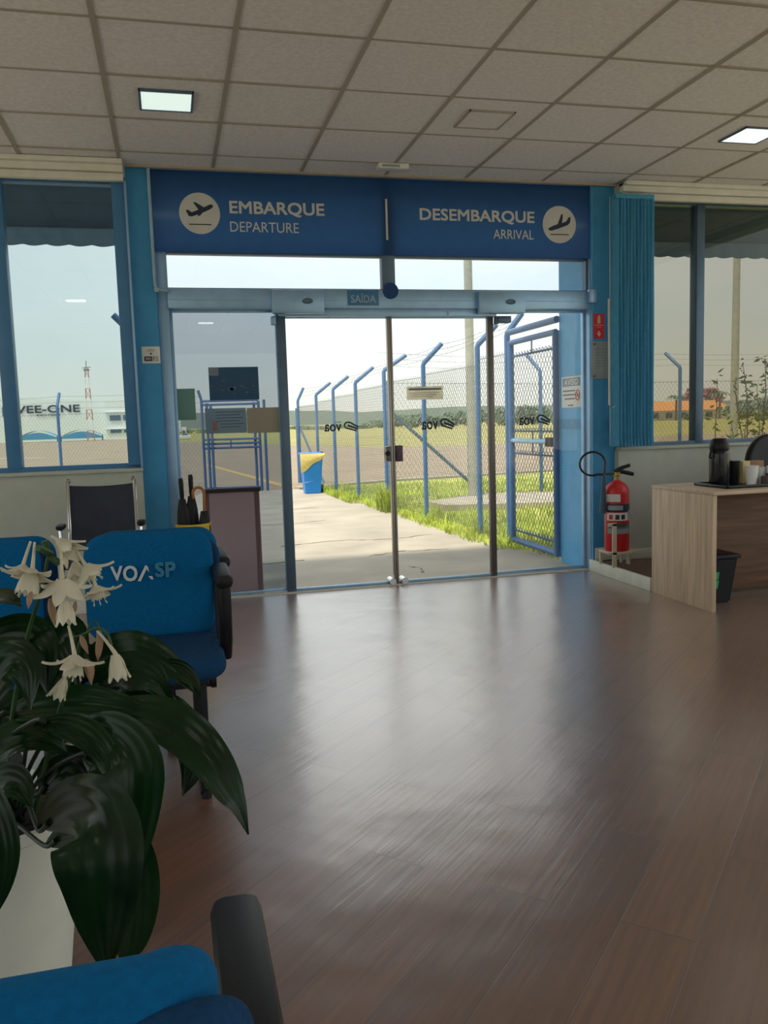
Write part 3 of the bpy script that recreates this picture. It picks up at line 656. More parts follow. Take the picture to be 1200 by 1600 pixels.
for i in range(len(PT)-1): mesh_panel(m, PT[i][:2], PT[i+1][:2], 0.02, (PT[i][2]+PT[i+1][2])/2-0.16, 0.062)
m.build('wire_mesh', m_wire, fa, smooth=False)
barbed(fa, [[Vector((x, y, zk)).lerp(T, f_) for x, y, zk, T in PT] for f_ in (0.35, 0.68, 0.97)])
# the fence that turns off to the right
fb = empty('chain_link_fence', (6, 13, 0), 'blue post chain-link fence crossing the grass behind the pole and right window', 'fence')
Q = [(2.99, 11.5, 1.94)] + [(5.87, 12.85, 1.96), (8.66, 13.2, 2.0), (11.6, 13.6, 2.02), (14.6, 14.0, 2.0)]
for x, y, zk in Q[1:]: post(fb, x, y, zk, (x-0.06, y+0.36, zk+0.27))
m = MB(); m.tube([(3.0, 11.52, 1.36), (4.75, 12.45, 0.0)], 0.026, 8); m.build('brace', m_fence, fb)
m = MB()
for i in range(len(Q)-1): mesh_panel(m, Q[i][:2], Q[i+1][:2], 0.02, 1.76, 0.085)
m.build('wire_mesh', m_wire, fb, smooth=False)
barbed(fb, [[(x-0.06*f_, y+0.36*f_, zk+0.27*f_) for x, y, zk in Q] for f_ in (0.2, 0.6, 0.97)])
# the far fence on the left with the walk-through gate frame
fc = empty('chain_link_fence', (-3, 17.5, 0), 'far blue post chain-link fence along the apron seen through the left window', 'fence')
q = [(0.60, 16.35), (-2.14, 18.0), (-5.4, 19.9), (-8.8, 21.8)]
for x, y in q[1:]: post(fc, x, y, 1.72, (x+0.02, y+0.3, 1.98))
m = MB()
for i in range(3): mesh_panel(m, q[i][:2], q[i+1][:2], 0.0, 1.56, 0.08, 0.0014)
m.build('wire_mesh', m_wire, fc, smooth=False)
barbed(fc, [[(x, y+.28*k, 1.62+.3*k) for x, y in q] for k in (.2, .6, 1)])
gt = empty('gate_frame', (1.1, 16.3, 0), 'blue pipe walk-through gate frame seen through the tinted left pane', 'gate')
for x, yy, z1 in ((0.60, 16.3, 1.72), (0.69, 16.25, 1.66), (0.76, 16.22, 1.64), (1.56, 16.2, 1.66), (1.64, 16.15, 1.68), (1.74, 16.1, 1.70)):
    m = MB(); m.tube([(x, yy, -.05), (x, yy, z1)], 0.026, 8); m.build('post', m_fence, gt)
m = MB(); m.tube([(0.60, 16.3, 1.72), (0.55, 16.3, 1.90)], 0.026, 8); m.build('bent_top', m_fence, gt)
for z in (1.70, 1.63, 0.98, 0.90, 0.82, 0.07):
    m = MB(); m.tube([(0.62, 16.28, z), (1.64, 16.15, z)], 0.022 if z > .1 else .015, 8); m.build('rail', m_fence, gt)
for x in (1.1,):
    m = MB(); m.tube([(x, 16.2, .82), (x, 16.2, .98)], .012, 6); m.build('rail', m_fence, gt)
# open gate leaf next to the pillar
ga = empty('mesh_gate', (3.17, 7.1, 0), 'blue framed wire mesh gate standing open beside the light blue pillar', 'gate')
GX, G0, G1 = 3.172, 6.63, 7.60
for yy in (G0, G1):
    m = MB(); m.tube([(GX, yy, 0.03), (GX, yy, 1.94)], 0.03, 12); m.build('stile', m_fence, ga)
m = MB(); m.tube([(GX, G0, 1.93), (GX, G1, 1.93)], 0.026, 12); m.build('rail', m_fence, ga)
m = MB(); m.tube([(GX, 6.605, 2.03), (GX, 7.66, 2.03)], 0.03, 12); m.build('top_bar', m_fence, ga)
m = MB(); m.tube([(GX, G0, 0.055), (GX, G1, 0.055)], 0.028, 12); m.build('rail', m_fence, ga)
m = MB(); m.tube([(GX, G0, 1.01), (GX, G1, 1.01)], 0.022, 12); m.build('push_bar', m_alu, ga)
m = MB(); m.box(GX-.03, GX+.03, G0+.02, G0+.17, 0.97, 1.05, 0.008); m.build('latch', m_black, ga)
for z in (1.10, .89, 1.80, .15):
    m = MB(); m.tube([(GX+.01, G0, z), (GX+.01, G1, z)], 0.010, 6)
    for k in range(14): yy = G0+.06+k*.065; m.tube([(GX+.01, yy, z+.012), (GX+.01, yy+.03, z+.03)], .005, 4)
    m.build('mesh_rod', m_fence, ga)
for z0, z1 in ((1.01, 1.10), (.89, 1.01), (1.80, 1.93)):
    m = MB(); m.tube([(GX, 7.12, z0), (GX, 7.12, z1)], .007, 6); m.build('tie', m_fence, ga)
m = MB(); mesh_panel(m, (GX, G0+.02), (GX, G1-.02), 0.08, 1.80, 0.062, 0.0026); m.build('wire_mesh', m_wire, ga, smooth=False)
# stub of the matching post on the left of the door
fd = empty('fence_post', (-0.47, 8.0, 0), 'blue fence post with a bent top mostly hidden behind the left column', 'post')
post(fd, -0.20, 8.0, 2.0, (-0.43, 8.0, 2.24))

# pole, wheeled bin
pl = MB(); pl.tube([(4.42, 12.15, 0.0), (4.40, 12.15, 7.5)], [0.072, 0.05], 16); tag(pl.build('lamp_pole', m_pole), 'tall grey concrete pole rising from the pad behind the fence', 'pole')
pl = MB(); pl.tube([(10.78, 14.6, -0.05), (10.82, 14.6, 7.5)], [0.085, 0.05], 16); tag(pl.build('lamp_pole', m_pole), 'pale tapering pole outside the right window behind the bushes', 'pole')
wb = empty('wheeled_bin', (2.41, 15.0, -0.01), 'bright blue wheeled bin with a yellow bag hanging over its rim', 'bin')
m = MB()
def frustum(mb, cx, cy, z0, z1, a0, b0, a1, b1, bev=0.0):
    vs = [(cx+sx*a, cy+sy*b, z) for z, a, b in ((z0, a0, b0), (z1, a1, b1)) for sx, sy in ((-1, -1), (1, -1), (1, 1), (-1, 1))]
    bm = bmesh.new(); V = [bm.verts.new(v) for v in vs]
    for f_ in ((3, 2, 1, 0), (4, 5, 6, 7), (0, 1, 5, 4), (1, 2, 6, 5), (2, 3, 7, 6), (3, 0, 4, 7)): bm.faces.new([V[i] for i in f_])
    if bev: bmesh.ops.bevel(bm, geom=bm.edges[:], offset=bev, segments=2, affect='EDGES')
    bm.verts.index_update(); mb.add([v.co.copy() for v in bm.verts], [[v.index for v in f_.verts] for f_ in bm.faces]); bm.free(); return mb
frustum(m, 2.41, 15.0, -0.01, 0.68, 0.135, 0.15, 0.185, 0.2, 0.012).build('body', m_bin, wb)
m = MB(); m.box(2.21, 2.61, 14.79, 15.21, 0.675, 0.71, 0.01); m.build('rim', m_bin, wb)
m = MB(); m.tube([(2.56, 15.06, 0.06), (2.62, 15.06, 0.06)], 0.075, 16); m.build('wheel', m_dark, wb)
m = MB(); m.tube([(2.6, 15.15, .70), (2.66, 15.15, .70)], .018, 8); m.build('handle', m_dark, wb)
m = MB(); rows = []
for j in range(7):
    t = j/6; rows.append([Vector((2.19+(0.43)*u, 14.775-0.035*math.sin(PI*t), 0.70-t*(0.30*(1-u)**0.8+0.03+0.02*math.sin(u*9)))) for u in [k/10 for k in range(11)]])
m.grid(rows); m.grid([[Vector((v.x, v.y+0.02, v.z)) for v in r] for r in rows]); m.build('rubbish_bag', m_bag, wb)
m = MB(); m.tube([(2.27, 14.84, .19), (2.55, 14.84, .25)], .007, 5); m.build('strap', m_cup, wb)

# ------------------------------------------------------------------ far background
hg = empty('hangar', (-15, 116, 0), 'long white hangar with dark VEE-ONE lettering across the apron', 'building')
m = MB(); m.box(-60, -7.8, 115, 135, -0.1, 4.85); m.prism([(-60, 4.85), (-7.8, 4.85), (-34, 6.4)], (0, 115, 0), XR, ZU, (0, 1, 0), 20); m.build('wall', m_hangar, hg, smooth=False)
sl = lambda t_, x0, x1, y0, y1, b_, n_: text_mb(t_, at(x1, y1, 114.9).x-at(x0, y1, 114.9).x, at(x0, y0, 114.9).z-at(x0, y1, 114.9).z, (at(x0, y1, 114.9).x, 114.95, at((x0+x1)/2, y1, 114.9).z), XR, ZU, 0.05, b_).build(n_, m_hlet, hg, smooth=False)
sl('VEE-ONE', 25, 125, 633, 645, 0.03, 'lettering'); sl('AVIATION', 56, 94, 647, 650, 0.0, 'small_lettering')
m = MB(); a = at(4, 651, 114.9); b = at(14, 636, 114.9); m.box(a.x, b.x, 114.85, 115, a.z, b.z); m.build('window', m_pane, hg)
ob_ = empty('office_building', (-6, 113, 0), 'white two storey building with blue windows right of the hangar', 'building')
m = MB(); m.box(-7.7, -1.5, 112, 124, -0.1, 4.75); m.box(-7.75, -1.4, 111.8, 124, 3.3, 3.4); m.box(-7.75, -1.4, 111.8, 124, 1.2, 1.3); m.build('wall', m_hangar, ob_, smooth=False)
for z0, z1 in ((2.3, 2.95), (0.75, 1.15)):
    for x in (-7.2, -5.6, -4.0, -2.4): m = MB(); m.box(x, x+1.3, 111.9, 112, z0, z1); m.build('window', m_pane, ob_)
def canopy(x0, x1, y, label):
    e = empty('shade_canopy', ((x0+x1)/2, y, 0), label, 'canopy')
    m = MB(); m.grid([[Vector((x0+(x1-x0)*u, y+3*v, 0.45+0.75*math.sin(PI*u)+.1)) for u in [k/14 for k in range(15)]] for v in (0, 1)]); m.grid([[Vector((x0+(x1-x0)*u, y, z+0.85*(0.45+0.75*math.sin(PI*u)) if z > 0 else 0.25)) for u in [k/14 for k in range(15)]] for z in (0.05, 0)]); m.build('cover', m_tent, e)
    for x in (x0, x1): m = MB(); m.tube([(x, y, -.1), (x, y, .6)], .08, 6); m.build('pole', m_fence, e)
canopy(-17.4, -13.0, 107.5, 'blue arched shade canopy left of the small fence post')
canopy(-12.6, -7.9, 107.5, 'blue arched shade canopy right of the fence post below the tower')
tw = empty('radio_tower', (-9.0, 105, 0), 'tall thin red and white lattice radio tower beside the hangar', 'tower')
for k in range(7):
    z0, z1 = -0.1+k*1.22, -0.1+(k+1)*1.22; m = MB(); w0 = 0.38-0.03*k
    for sx, sy in ((-1, -1), (1, -1), (1, 1), (-1, 1)): m.tube([(-9.0+sx*w0, 105+sy*w0, z0), (-9.0+sx*(w0-.03), 105+sy*(w0-.03), z1)], .035, 4)
    for s_ in (-1, 1): m.tube([(-9-s_*w0, 105-w0, z0), (-9+s_*w0, 105-w0, z1)], .022, 4)
    m.tube([(-9-w0, 105-w0, z1), (-9+w0, 105-w0, z1)], .035, 4)
    m.build('lattice_section', m_towerr if k % 2 == 0 else m_hangar, tw)
m = MB(); m.box(-9.35, -8.65, 104.7, 105.3, 8.1, 8.2); m.tube([(-9, 105, 8.2), (-9, 105, 9.2)], .05, 5); m.tube([(-9.5, 105, 8.4), (-8.5, 105, 8.5)], .05, 5); m.build('antenna', m_wire, tw)
tk = empty('truck', (0.2, 125, 0), 'white box truck parked far off behind the tinted left pane', 'truck')
m = MB(); a = at(271, 690, 125); m.box(a.x, a.x+1.15, 124, 130, 0.5, 2.3); m.build('cargo_box', m_hangar, tk); m = MB(); m.box(a.x+1.2, a.x+1.9, 124, 126, 0.3, 1.2, .05); m.build('cab', m_hangar, tk)
for x in (a.x+.3, a.x+1.5): m = MB(); m.tube([(x-.15, 124, .3), (x+.15, 124, .3)], .42, 10); m.build('wheel', m_dark, tk)
cr2 = empty('car', (0.7, 95, 0), 'white car parked on the apron below the truck', 'car')
a = at(281, 692, 95); m = MB(); m.box(a.x, a.x+1.2, 94, 96, -0.04, 0.32, .05); m.build('body', m_hangar, cr2); m = MB(); m.box(a.x+.25, a.x+.85, 94.2, 95.8, 0.32, .55, .08); m.build('cabin', m_pane, cr2)
# tree line
def crown(mb, c, rx, rz, n, rnd, q=0.5):
    for i in range(n):
        d = Vector((rnd.gauss(0, 1), rnd.gauss(0, 1), rnd.gauss(0, 1))).normalized()*(rnd.random()**0.35)
        p = Vector((c[0]+d.x*rx, c[1]+d.y*rx*.5, c[2]+d.z*rz)); s = q*rnd.uniform(.5, 1.2)
        a = Vector((rnd.uniform(-1, 1), rnd.uniform(-1, 1), rnd.uniform(-.5, .5))).normalized()*s; b = a.cross(Vector((rnd.uniform(-1, 1), rnd.uniform(-1, 1), rnd.uniform(-1, 1)))).normalized()*s*.7
        mb.quad(p-a-b, p+a-b*.6, p+a*.8+b, p-a+b)
def tree(px, Y, pyt, pyb, wpx, label, mat=None, group=None, lobes=4, name='tree'):
    rnd = random.Random(int(px*7+Y)); B = at(px, pyb, Y); z0 = -0.125; z1 = at(px, pyt, Y).z; w = (at(px+wpx/2, pyb, Y).x-at(px-wpx/2, pyb, Y).x)/2
    e = empty(name, (B.x, Y, z0), label, 'tree', group)
    m = MB(); hh = z1-z0
    for k in range(lobes):
        u = (k+.5)/lobes*2-1; crown(m, (B.x+u*w*.62, Y+rnd.uniform(-1, 1), z0+hh*rnd.uniform(.36, .58)), w*.55, hh*rnd.uniform(.34, .42), 230, rnd, max(.12, hh*.10))
    m.build('crown', mat or m_tree, e, smooth=False)
    m = MB(); m.tube([(B.x, Y, z0), (B.x, Y, z0+hh*.6)], [hh*.05, hh*.03], 6); m.build('trunk', m_trunk, e); return e
TG = 'trees along the far edge of the airfield'
TL = ['low hazy bush in the tree line beyond the apron', 'broad hazy tree with a flat crown behind the fence', 'darker tall tree rising above the tree line']
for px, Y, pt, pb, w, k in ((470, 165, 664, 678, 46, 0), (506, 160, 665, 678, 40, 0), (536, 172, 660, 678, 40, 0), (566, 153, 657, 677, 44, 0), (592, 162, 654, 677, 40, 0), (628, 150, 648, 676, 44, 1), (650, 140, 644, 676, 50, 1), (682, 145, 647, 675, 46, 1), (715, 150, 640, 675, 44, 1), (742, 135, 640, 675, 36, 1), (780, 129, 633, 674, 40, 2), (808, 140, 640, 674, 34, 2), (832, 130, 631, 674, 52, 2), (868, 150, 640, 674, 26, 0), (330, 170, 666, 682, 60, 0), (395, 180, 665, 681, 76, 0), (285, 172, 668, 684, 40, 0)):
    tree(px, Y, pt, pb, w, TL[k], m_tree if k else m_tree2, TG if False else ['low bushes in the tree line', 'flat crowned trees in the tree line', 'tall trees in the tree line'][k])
rm = MB(); rr_ = random.Random(5)
top = [(x, 10+2.5*noise.noise(Vector((x*.01, 0, 0)))+1.3*noise.noise(Vector((x*.04, 3, 0)))) for x in range(-300, 801, 10)]
rm.prism([(-300, -2)]+top+[(800, -2)][0:1], (0, 620, 0), XR, ZU, (0, 1, 0), 60)
struct('ground_hills', rm, m_ridge, smooth=False)
# right: long low orange-roofed building, blossom tree, palms
bn = empty('farm_building', (86, 128, 0), 'long low building with an orange roof beyond the right window', 'building')
A, B = at(985, 660, 128), at(1135, 656, 128)
m = MB(); m.box(A.x, B.x, 128, 138, -.1, 1.5); m.build('wall', m_hangar, bn); 
m = MB(); m.prism([(126, 1.45), (140, 1.45), (134, 3.1), (132, 3.1)], (A.x-.5, 0, 0), (0, 1, 0), ZU, XR, B.x-A.x+1); m.build('roof', m_orange, bn)
for k in range(6): m = MB(); x = A.x+1.5+k*(B.x-A.x-3)/6; m.box(x, x+1.2, 127.9, 128, .2, 1.1); m.build('window', m_pane, bn)
tree(1095, 150, 604, 650, 62, 'round pink blossom tree behind the orange roof', m_pink)
for px, Y, pt, lb in ((1056, 118, 612, 'palm tree directly behind the bent fence post in the right window'), (1124, 122, 606, 'palm tree with drooping fronds right of the window bar')):
    z1 = at(px, pt+12, Y).z; B = at(px, 655, Y); e = empty('palm_tree', (B.x, Y, 0), lb, 'tree')
    m = MB(); m.tube([(B.x, Y, -.1), (B.x+.1, Y, z1)], [.22, .15], 8); m.build('trunk', m_trunk, e)
    for k in range(13):
        a = 2*PI*k/13; d = Vector((math.cos(a), math.sin(a)*.6, 0)); rows = []
        for t in range(7):
            u = t/6; c = Vector((B.x+.1, Y, z1))+d*2.0*u+ZU*(0.9*math.sin(u*2.2)-1.0*u*u); s = Vector((-d.y, d.x, .25))*(.30*math.sin(PI*min(1, u*.9+.1))); rows.append([c-s, c+s])
        m = MB(); m.grid(rows); m.build('frond', m_tree, e)
for px, Y, pt, pb, w, lb in ((1160, 100, 624, 660, 60, 'wide grey green bush right of the orange roofed building'), (1195, 90, 616, 660, 50, 'dull green bush at the right edge of the right window'), (1085, 108, 643, 662, 20, 'small dark shrub in front of the orange roofed building')):
    tree(px, Y, pt, pb, w, lb, m_tree2 if w > 30 else m_tree, name='bush')
# awnings over the windows, outside
def awning(x0, x1, label, n):
    e = empty('awning', ((x0+x1)/2, 6.9, 2.7), label, 'awning')
    m = MB(); m.quad((x0, 6.25, 3.25), (x1, 6.25, 3.25), (x1, 7.0, 2.775), (x0, 7.0, 2.775)); m.quad((x0, 6.25, 3.24), (x1, 6.25, 3.24), (x1, 6.99, 2.768), (x0, 6.99, 2.768)); m.build('canvas', m_awn, e, smooth=False)
    m = MB(); rows = [[], []]
    N = int((x1-x0)/0.02)
    for k in range(N+1):
        x = x0+(x1-x0)*k/N; yy = 7.0+0.006*math.sin(x*38)
        rows[0].append(Vector((x, yy, 2.775))); rows[1].append(Vector((x, yy, 2.640-0.013*abs(math.sin(x*19)))))
    m.grid(rows); m.build('valance', m_awn, e)
    m = MB(); m.tube([(x0, 7.0, 2.775), (x1, 7.0, 2.775)], 0.012, 6); m.build('front_rail', m_awn, e)
awning(-3.3, -0.22, 'slate coloured awning with a scalloped valance outside the left window', 0)
awning(3.62, 7.6, 'slate coloured awning with a scalloped valance outside the right window', 0)
# weeds outside the right window
def weed(px, Y, pt, sway, leaves, label, seed):
    rnd = random.Random(px); B = at(px, 760, Y); T = at(px+sway, pt, Y); e = empty('weed', (B.x, Y, -0.03), label, 'plant')
    b = Vector((B.x, Y, -.03)); P = [b.lerp(T, k/10)+Vector((math.sin(k*.9+px)*.02, 0, 0)) for k in range(11)]
    m = MB(); m.tube(P, [.010-.0007*k for k in range(11)], 6); m.build('stem', m_weedd, e)
    if leaves:
        m = MB()
        for k in range(leaves):
            c = P[rnd.randint(5, 10)]+Vector((rnd.gauss(0, .06), rnd.gauss(0, .05), rnd.gauss(0, .05))); a = rnd.uniform(0, 2*PI); d = Vector((math.cos(a), .5*math.sin(a), rnd.uniform(-.6, .5))).normalized()*rnd.uniform(.022, .05); s = Vector((-d.z, rnd.uniform(-.03, .03), d.x))*.4
            m.add([c-d, c-d*.2+s, c+d, c-d*.2-s], [(0, 1, 2, 3)])
        m.build('foliage', m_weed, e, smooth=False)
    if seed:
        m = MB()
        for k in range(34):
            t = .55+.45*k/34; i = min(9, int(t*10)); c = P[i].lerp(P[i+1], t*10-i)+Vector((rnd.gauss(0, .012), rnd.gauss(0, .01), 0)); m.tube([c, c+Vector((rnd.gauss(0, .012), 0, .014))], .007, 4)
        m.build('seed_head', m_weedd, e)
weed(1124, 7.6, 592, -6, 34, 'weed with a round leafy top standing behind the black flask', 0)
weed(1098, 7.5, 655, -6, 12, 'short leafy weed beside the window bar', 0)
weed(1150, 7.7, 660, -8, 26, 'low leafy weed between the flask and the round chair back', 0)
weed(1172, 7.7, 590, -22, 0, 'leaning seed spike left of the pale pole', 1)
weed(1176, 7.6, 566, -14, 20, 'tall thin seed spike curving up beside the pale pole', 1)
weed(1183, 7.8, 600, 2, 90, 'dense leafy bush in front of the pale pole', 0)
weed(1194, 7.7, 560, 0, 30, 'seed spike at the right edge of the photo', 1)
weed(1160, 7.8, 640, 8, 40, 'brownish leafy weed left of the dense bush', 0)

# ------------------------------------------------------------------ vertical blind, wand and cord
bl = empty('vertical_blind', (3.44, 5.83, 0.98), 'gathered blue vertical blind hanging left of the right window', 'blind')
m = MB(); m.box(3.28, 3.6, 5.83, 5.915, 2.815, 2.85, 0.004); m.build('headrail', m_blind, bl)
NV = 12
for k in range(NV):
    x = 3.292+0.296*k/(NV-1) if k < NV-1 else 3.572; ang = math.radians(116 if k < NV-1 else 172); ang += random.uniform(-.08, .08)
    hw = 0.042; d = Vector((math.cos(ang), math.sin(ang), 0)); n = Vector((-d.y, d.x, 0)); rows = []
    if k == NV-1: hw = 0.036
    for j in range(13):
        z = 2.815-(2.815-0.985)*j/12; sw = 0.004*math.sin(j*.8+k*2); c = Vector((x+sw, 5.872-0.002*k+sw, z))
        rows.append([c+d*hw*u+n*0.008*(1-u*u) for u in (-1, -.5, 0, .5, 1)])
    m = MB(); m.grid(rows); o = m.build('vane', m_blind, bl)
    m = MB(); c = Vector((x, 5.872-0.002*k, 0.985)); m.add([c-d*hw-n*.003, c+d*hw-n*.003, c+d*hw+n*.006, c-d*hw+n*.006, c-d*hw-n*.003+ZU*.05, c+d*hw-n*.003+ZU*.05, c+d*hw+n*.006+ZU*.05, c-d*hw+n*.006+ZU*.05], [(0, 1, 2, 3), (4, 5, 6, 7), (0, 1, 5, 4), (1, 2, 6, 5), (2, 3, 7, 6), (3, 0, 4, 7)]); m.build('weight_pocket', m_blind, o)
m = MB(); m.tube([(3.277, 5.93, 2.1), (3.275, 5.92, 1.3)], 0.009, 8); m.build('wand', m_white, bl)
m = MB(); m.tube([(3.27, 5.90, 2.84), (3.268, 5.90, 1.0)], 0.002, 5); m.tube([(3.285, 5.88, 1.6), (3.31, 5.86, 1.45), (3.325, 5.86, 1.38), (3.30, 5.86, 1.30), (3.28, 5.88, 1.28)], 0.0025, 5); m.build('cord', m_white, bl)
sw = empty('power_socket', (3.285, 5.99, 1.1), 'small grey socket box with a hanging cord on the column edge by the blind', 'socket')
m = MB(); m.box(3.345, 3.379, 5.985, YC, 1.10, 1.20, 0.004); m.build('box', m_greyp, sw)
m = MB(); m.tube([(3.358, 5.99, 1.10), (3.345, 5.98, 1.02), (3.35, 5.98, .96), (3.365, 5.985, 1.0)], 0.003, 6); m.build('cord', m_greyt, sw)

# ------------------------------------------------------------------ signs and papers
def flatsign(name, px0, py0, px1, py1, y, mat, label, cat='sign', t=0.003):
    a = at(px0, py1, y); b = at(px1, py0, y)
    e = empty(name, ((a.x+b.x)/2, y, a.z), label, cat); m = MB(); m.box(a.x, b.x, y-t, y, a.z, b.z, 0.001); m.build('sheet', mat, e)
    return e, a, b
wi, a, b = flatsign('wifi_sign', 222.5, 541.5, 249.5, 568, YC, m_paper, 'small white square WiFi sign on the left blue column')
cx, cz, w = (a.x+b.x)/2, (a.z+b.z)/2, b.x-a.x; yy = YC-0.0035
m = MB()
for r_ in (.30, .20, .10):
    P = [Vector((cx+w*r_*math.cos(q), yy, cz+w*.02+w*r_*math.sin(q))) for q in [math.radians(40+100*k/10) for k in range(11)]]
    if r_ == .10: m.lathe([(.0005, 0), (w*.055, 0), (w*.055, .0005), (.0005, .0005)], (cx, yy, cz+w*.07), 14, Matrix.Rotation(PI/2, 4, 'X'))
    else: m.tube(P, w*.05, 5, flat=0.2)
m.box(cx-w*.38, cx+w*.05, yy-.0006, yy, cz-w*.34, cz-w*.08); m.build('wifi_symbol', m_decal, wi)
m = MB()
for (x0, x1, z0, z1) in ((-.05, .38, -.10, -.08), (-.05, .38, -.34, -.32), (.36, .38, -.34, -.08)): m.box(cx+w*x0, cx+w*x1, yy-.0006, yy, cz+w*z0, cz+w*z1)
text_mb('Fi', w*.22, w*.16, (cx+w*.10, yy, cz-w*.29), XR, ZU, .0006, .01, m); m.build('lettering', m_decal, wi)
text_mb('Wi', w*.30, w*.16, (cx-w*.32, yy-.0007, cz-w*.29), XR, ZU, .0006, .01).build('lettering', m_paper, wi)
fs, a, b = flatsign('fire_sign', 927, 490, 944, 529, YC, m_redsign, 'red fire extinguisher sign with a white arrow on the right column')
cx, w, h_ = (a.x+b.x)/2, b.x-a.x, b.z-a.z; z = lambda t: a.z+h_*t; yy = YC-0.0035
m = MB(); m.box(cx-w*.14, cx+w*.14, yy-.001, yy, z(.60), z(.86)); m.box(cx-w*.06, cx+w*.10, yy-.001, yy, z(.86), z(.93)); m.build('extinguisher_symbol', m_cream, fs)
m = MB(); m.prism([(-.07, .30), (.07, .30), (.07, .20), (.22, .22), (0, .06), (-.22, .22), (-.07, .20)], (cx, yy-.001, a.z), XR*w, ZU*h_, (0, 1, 0), .001); m.build('arrow_symbol', m_cream, fs)
m = MB(); m.box(cx-w*.36, cx+w*.36, yy-.001, yy, z(.52), z(.54)); m.box(cx-w*.2, cx+w*.2, yy-.001, yy, z(.44), z(.455)); m.build('text_line', m_cream, fs)
gs, a, b = flatsign('notice_board', 924, 533, 962, 592, YC-.004, m_greyp, 'grey acrylic notice sheet under the red sign on the right column')
w, h_ = b.x-a.x, b.z-a.z; yy = YC-.0075
m = MB()
for k in range(7): m.box(a.x+w*.15, a.x+w*(.85-.12*(k % 3)), yy-.0006, yy, a.z+h_*(.78-.075*k), a.z+h_*(.79-.075*k))
m.build('text_line', m_greyt, gs)
m = MB()
for u, v in ((.12, .92), (.88, .92), (.12, .07)): m.box(a.x+w*(u-.05), a.x+w*(u+.05), yy-.003, yy, a.z+h_*(v-.03), a.z+h_*(v+.03), .001)
m.build('fixing_clip', m_greyt, gs)
# AVISO sign on the pillar side
AX = 3.1885
av = empty('warning_sign', (AX, 6.38, 1.295), 'white AVISO sign with a red prohibition circle on the light blue pillar', 'sign')
m = MB(); m.box(AX-.003, AX+.001, 6.20, 6.555, 1.295, 1.547, .001); m.build('sheet', m_paper, av)
m = MB(); m.box(AX-.0045, AX-.003, 6.222, 6.535, 1.468, 1.535); m.build('header_band', M('sign_band_grey', srgb(124, 142, 158), .5), av)
text_mb('AVISO', .25, .050, (AX-.0046, 6.505, 1.476), (0, -1, 0), ZU, .001, .02, shear=.15).build('lettering', m_paper, av)
m = MB()
for k in range(3): m.box(AX-.004, AX-.003, 6.31, 6.53-.03*(k == 2), 1.425-.032*k, 1.437-.032*k)
m.box(AX-.004, AX-.003, 6.35, 6.39, 1.306, 1.32); m.box(AX-.004, AX-.003, 6.395, 6.44, 1.308, 1.318); m.build('text_line', m_greyt, av)
m = MB(); c = Vector((AX-.0045, 6.265, 1.393)); ring = [c+Vector((0, .034*math.cos(q), .040*math.sin(q))) for q in [2*PI*k/20 for k in range(21)]]; m.tube(ring, .004, 5); m.tube([c+Vector((0, .024, .028)), c-Vector((0, .024, .028))], .003, 5); m.build('prohibition_circle', m_redsign, av)
m = MB(); m.box(AX-.0042, AX-.0032, 6.255, 6.28, 1.38, 1.405); m.build('hand_symbol', m_greyt, av)
m = MB(); m.box(AX-.001, AX+.001, 6.18, 6.585, 1.12, 1.20); o = m.build('blue_band', M('blue_band', srgb(76, 150, 204), .5), None); tag(o, 'slightly darker blue strip stuck across the light blue pillar', 'strip')
# notices on the door glass
dn, a, b = flatsign('paper_notice', 636, 603, 692, 625, YD-.004, M('beige_notice', srgb(236, 232, 218), .6, trans=.9), 'small beige notice stuck on the right sliding door leaf', 'notice', .001)
w, h_ = b.x-a.x, b.z-a.z; m = MB(); m.box(a.x+w*.05, a.x+w*.95, YD-.0062, YD-.005, a.z+h_*.72, a.z+h_*.86); m.build('header_band', m_greyt, dn)
m = MB()
for k in range(3): m.box(a.x+w*.08, a.x+w*(.9-.1*k), YD-.0062, YD-.005, a.z+h_*(.5-.14*k), a.z+h_*(.53-.14*k))
m.build('text_line', m_greyt, dn)
yl = YD+0.026
f_dark = film('dark_navy_film', srgb(112, 146, 170), 0.16); f_green = film('dark_green_film', srgb(165, 192, 182), 0.2); f_grey = film('grey_translucent_paper', srgb(176, 190, 198), 0.3); f_tan = film('brown_backlit_paper', srgb(206, 198, 182), 0.2)
f_mauve = film('mauve_film', srgb(200, 180, 180), 0.32)
n1, a, b = flatsign('window_poster', 328, 573, 403, 626, yl, f_dark, 'dark navy poster stuck highest on the tinted left pane', 'poster', .001)
w, h_ = b.x-a.x, b.z-a.z; m = MB(); rg2 = random.Random(9)
for k in range(16):
    u, v = rg2.uniform(.05, .92), rg2.gauss(.34, .07); s_ = rg2.uniform(.02, .05)
    m.prism([(a.x+w*(u+s_*1.3*math.cos(q)*rg2.uniform(.5, 1.2)), a.z+h_*(v+s_*math.sin(q)*rg2.uniform(.5, 1.2))) for q in [2*PI*i/7 for i in range(7)]], (0, yl-.002, 0), XR, ZU, (0, 1, 0), .0005)
m.build('pale_pattern', M('navy_pattern', srgb(84, 106, 120), .6), n1, smooth=False)
m = MB(); m.box(a.x, a.x+w*.2, yl-.002, yl-.001, a.z+h_*.75, b.z); m.build('corner_reflection', M('painted_reflection', srgb(120, 136, 146), .6), n1)  # pale square paints a reflection over the poster corner
n2, _, _ = flatsign('window_poster', 272, 607, 304, 657, yl, f_green, 'dark green paper stuck at the left edge of the tinted pane', 'poster', .001)
n3, a, b = flatsign('window_poster', 322, 637, 384, 678, yl, f_grey, 'grey printed notice on the tinted left pane below the navy poster', 'notice', .001)
w, h_ = b.x-a.x, b.z-a.z; m = MB()
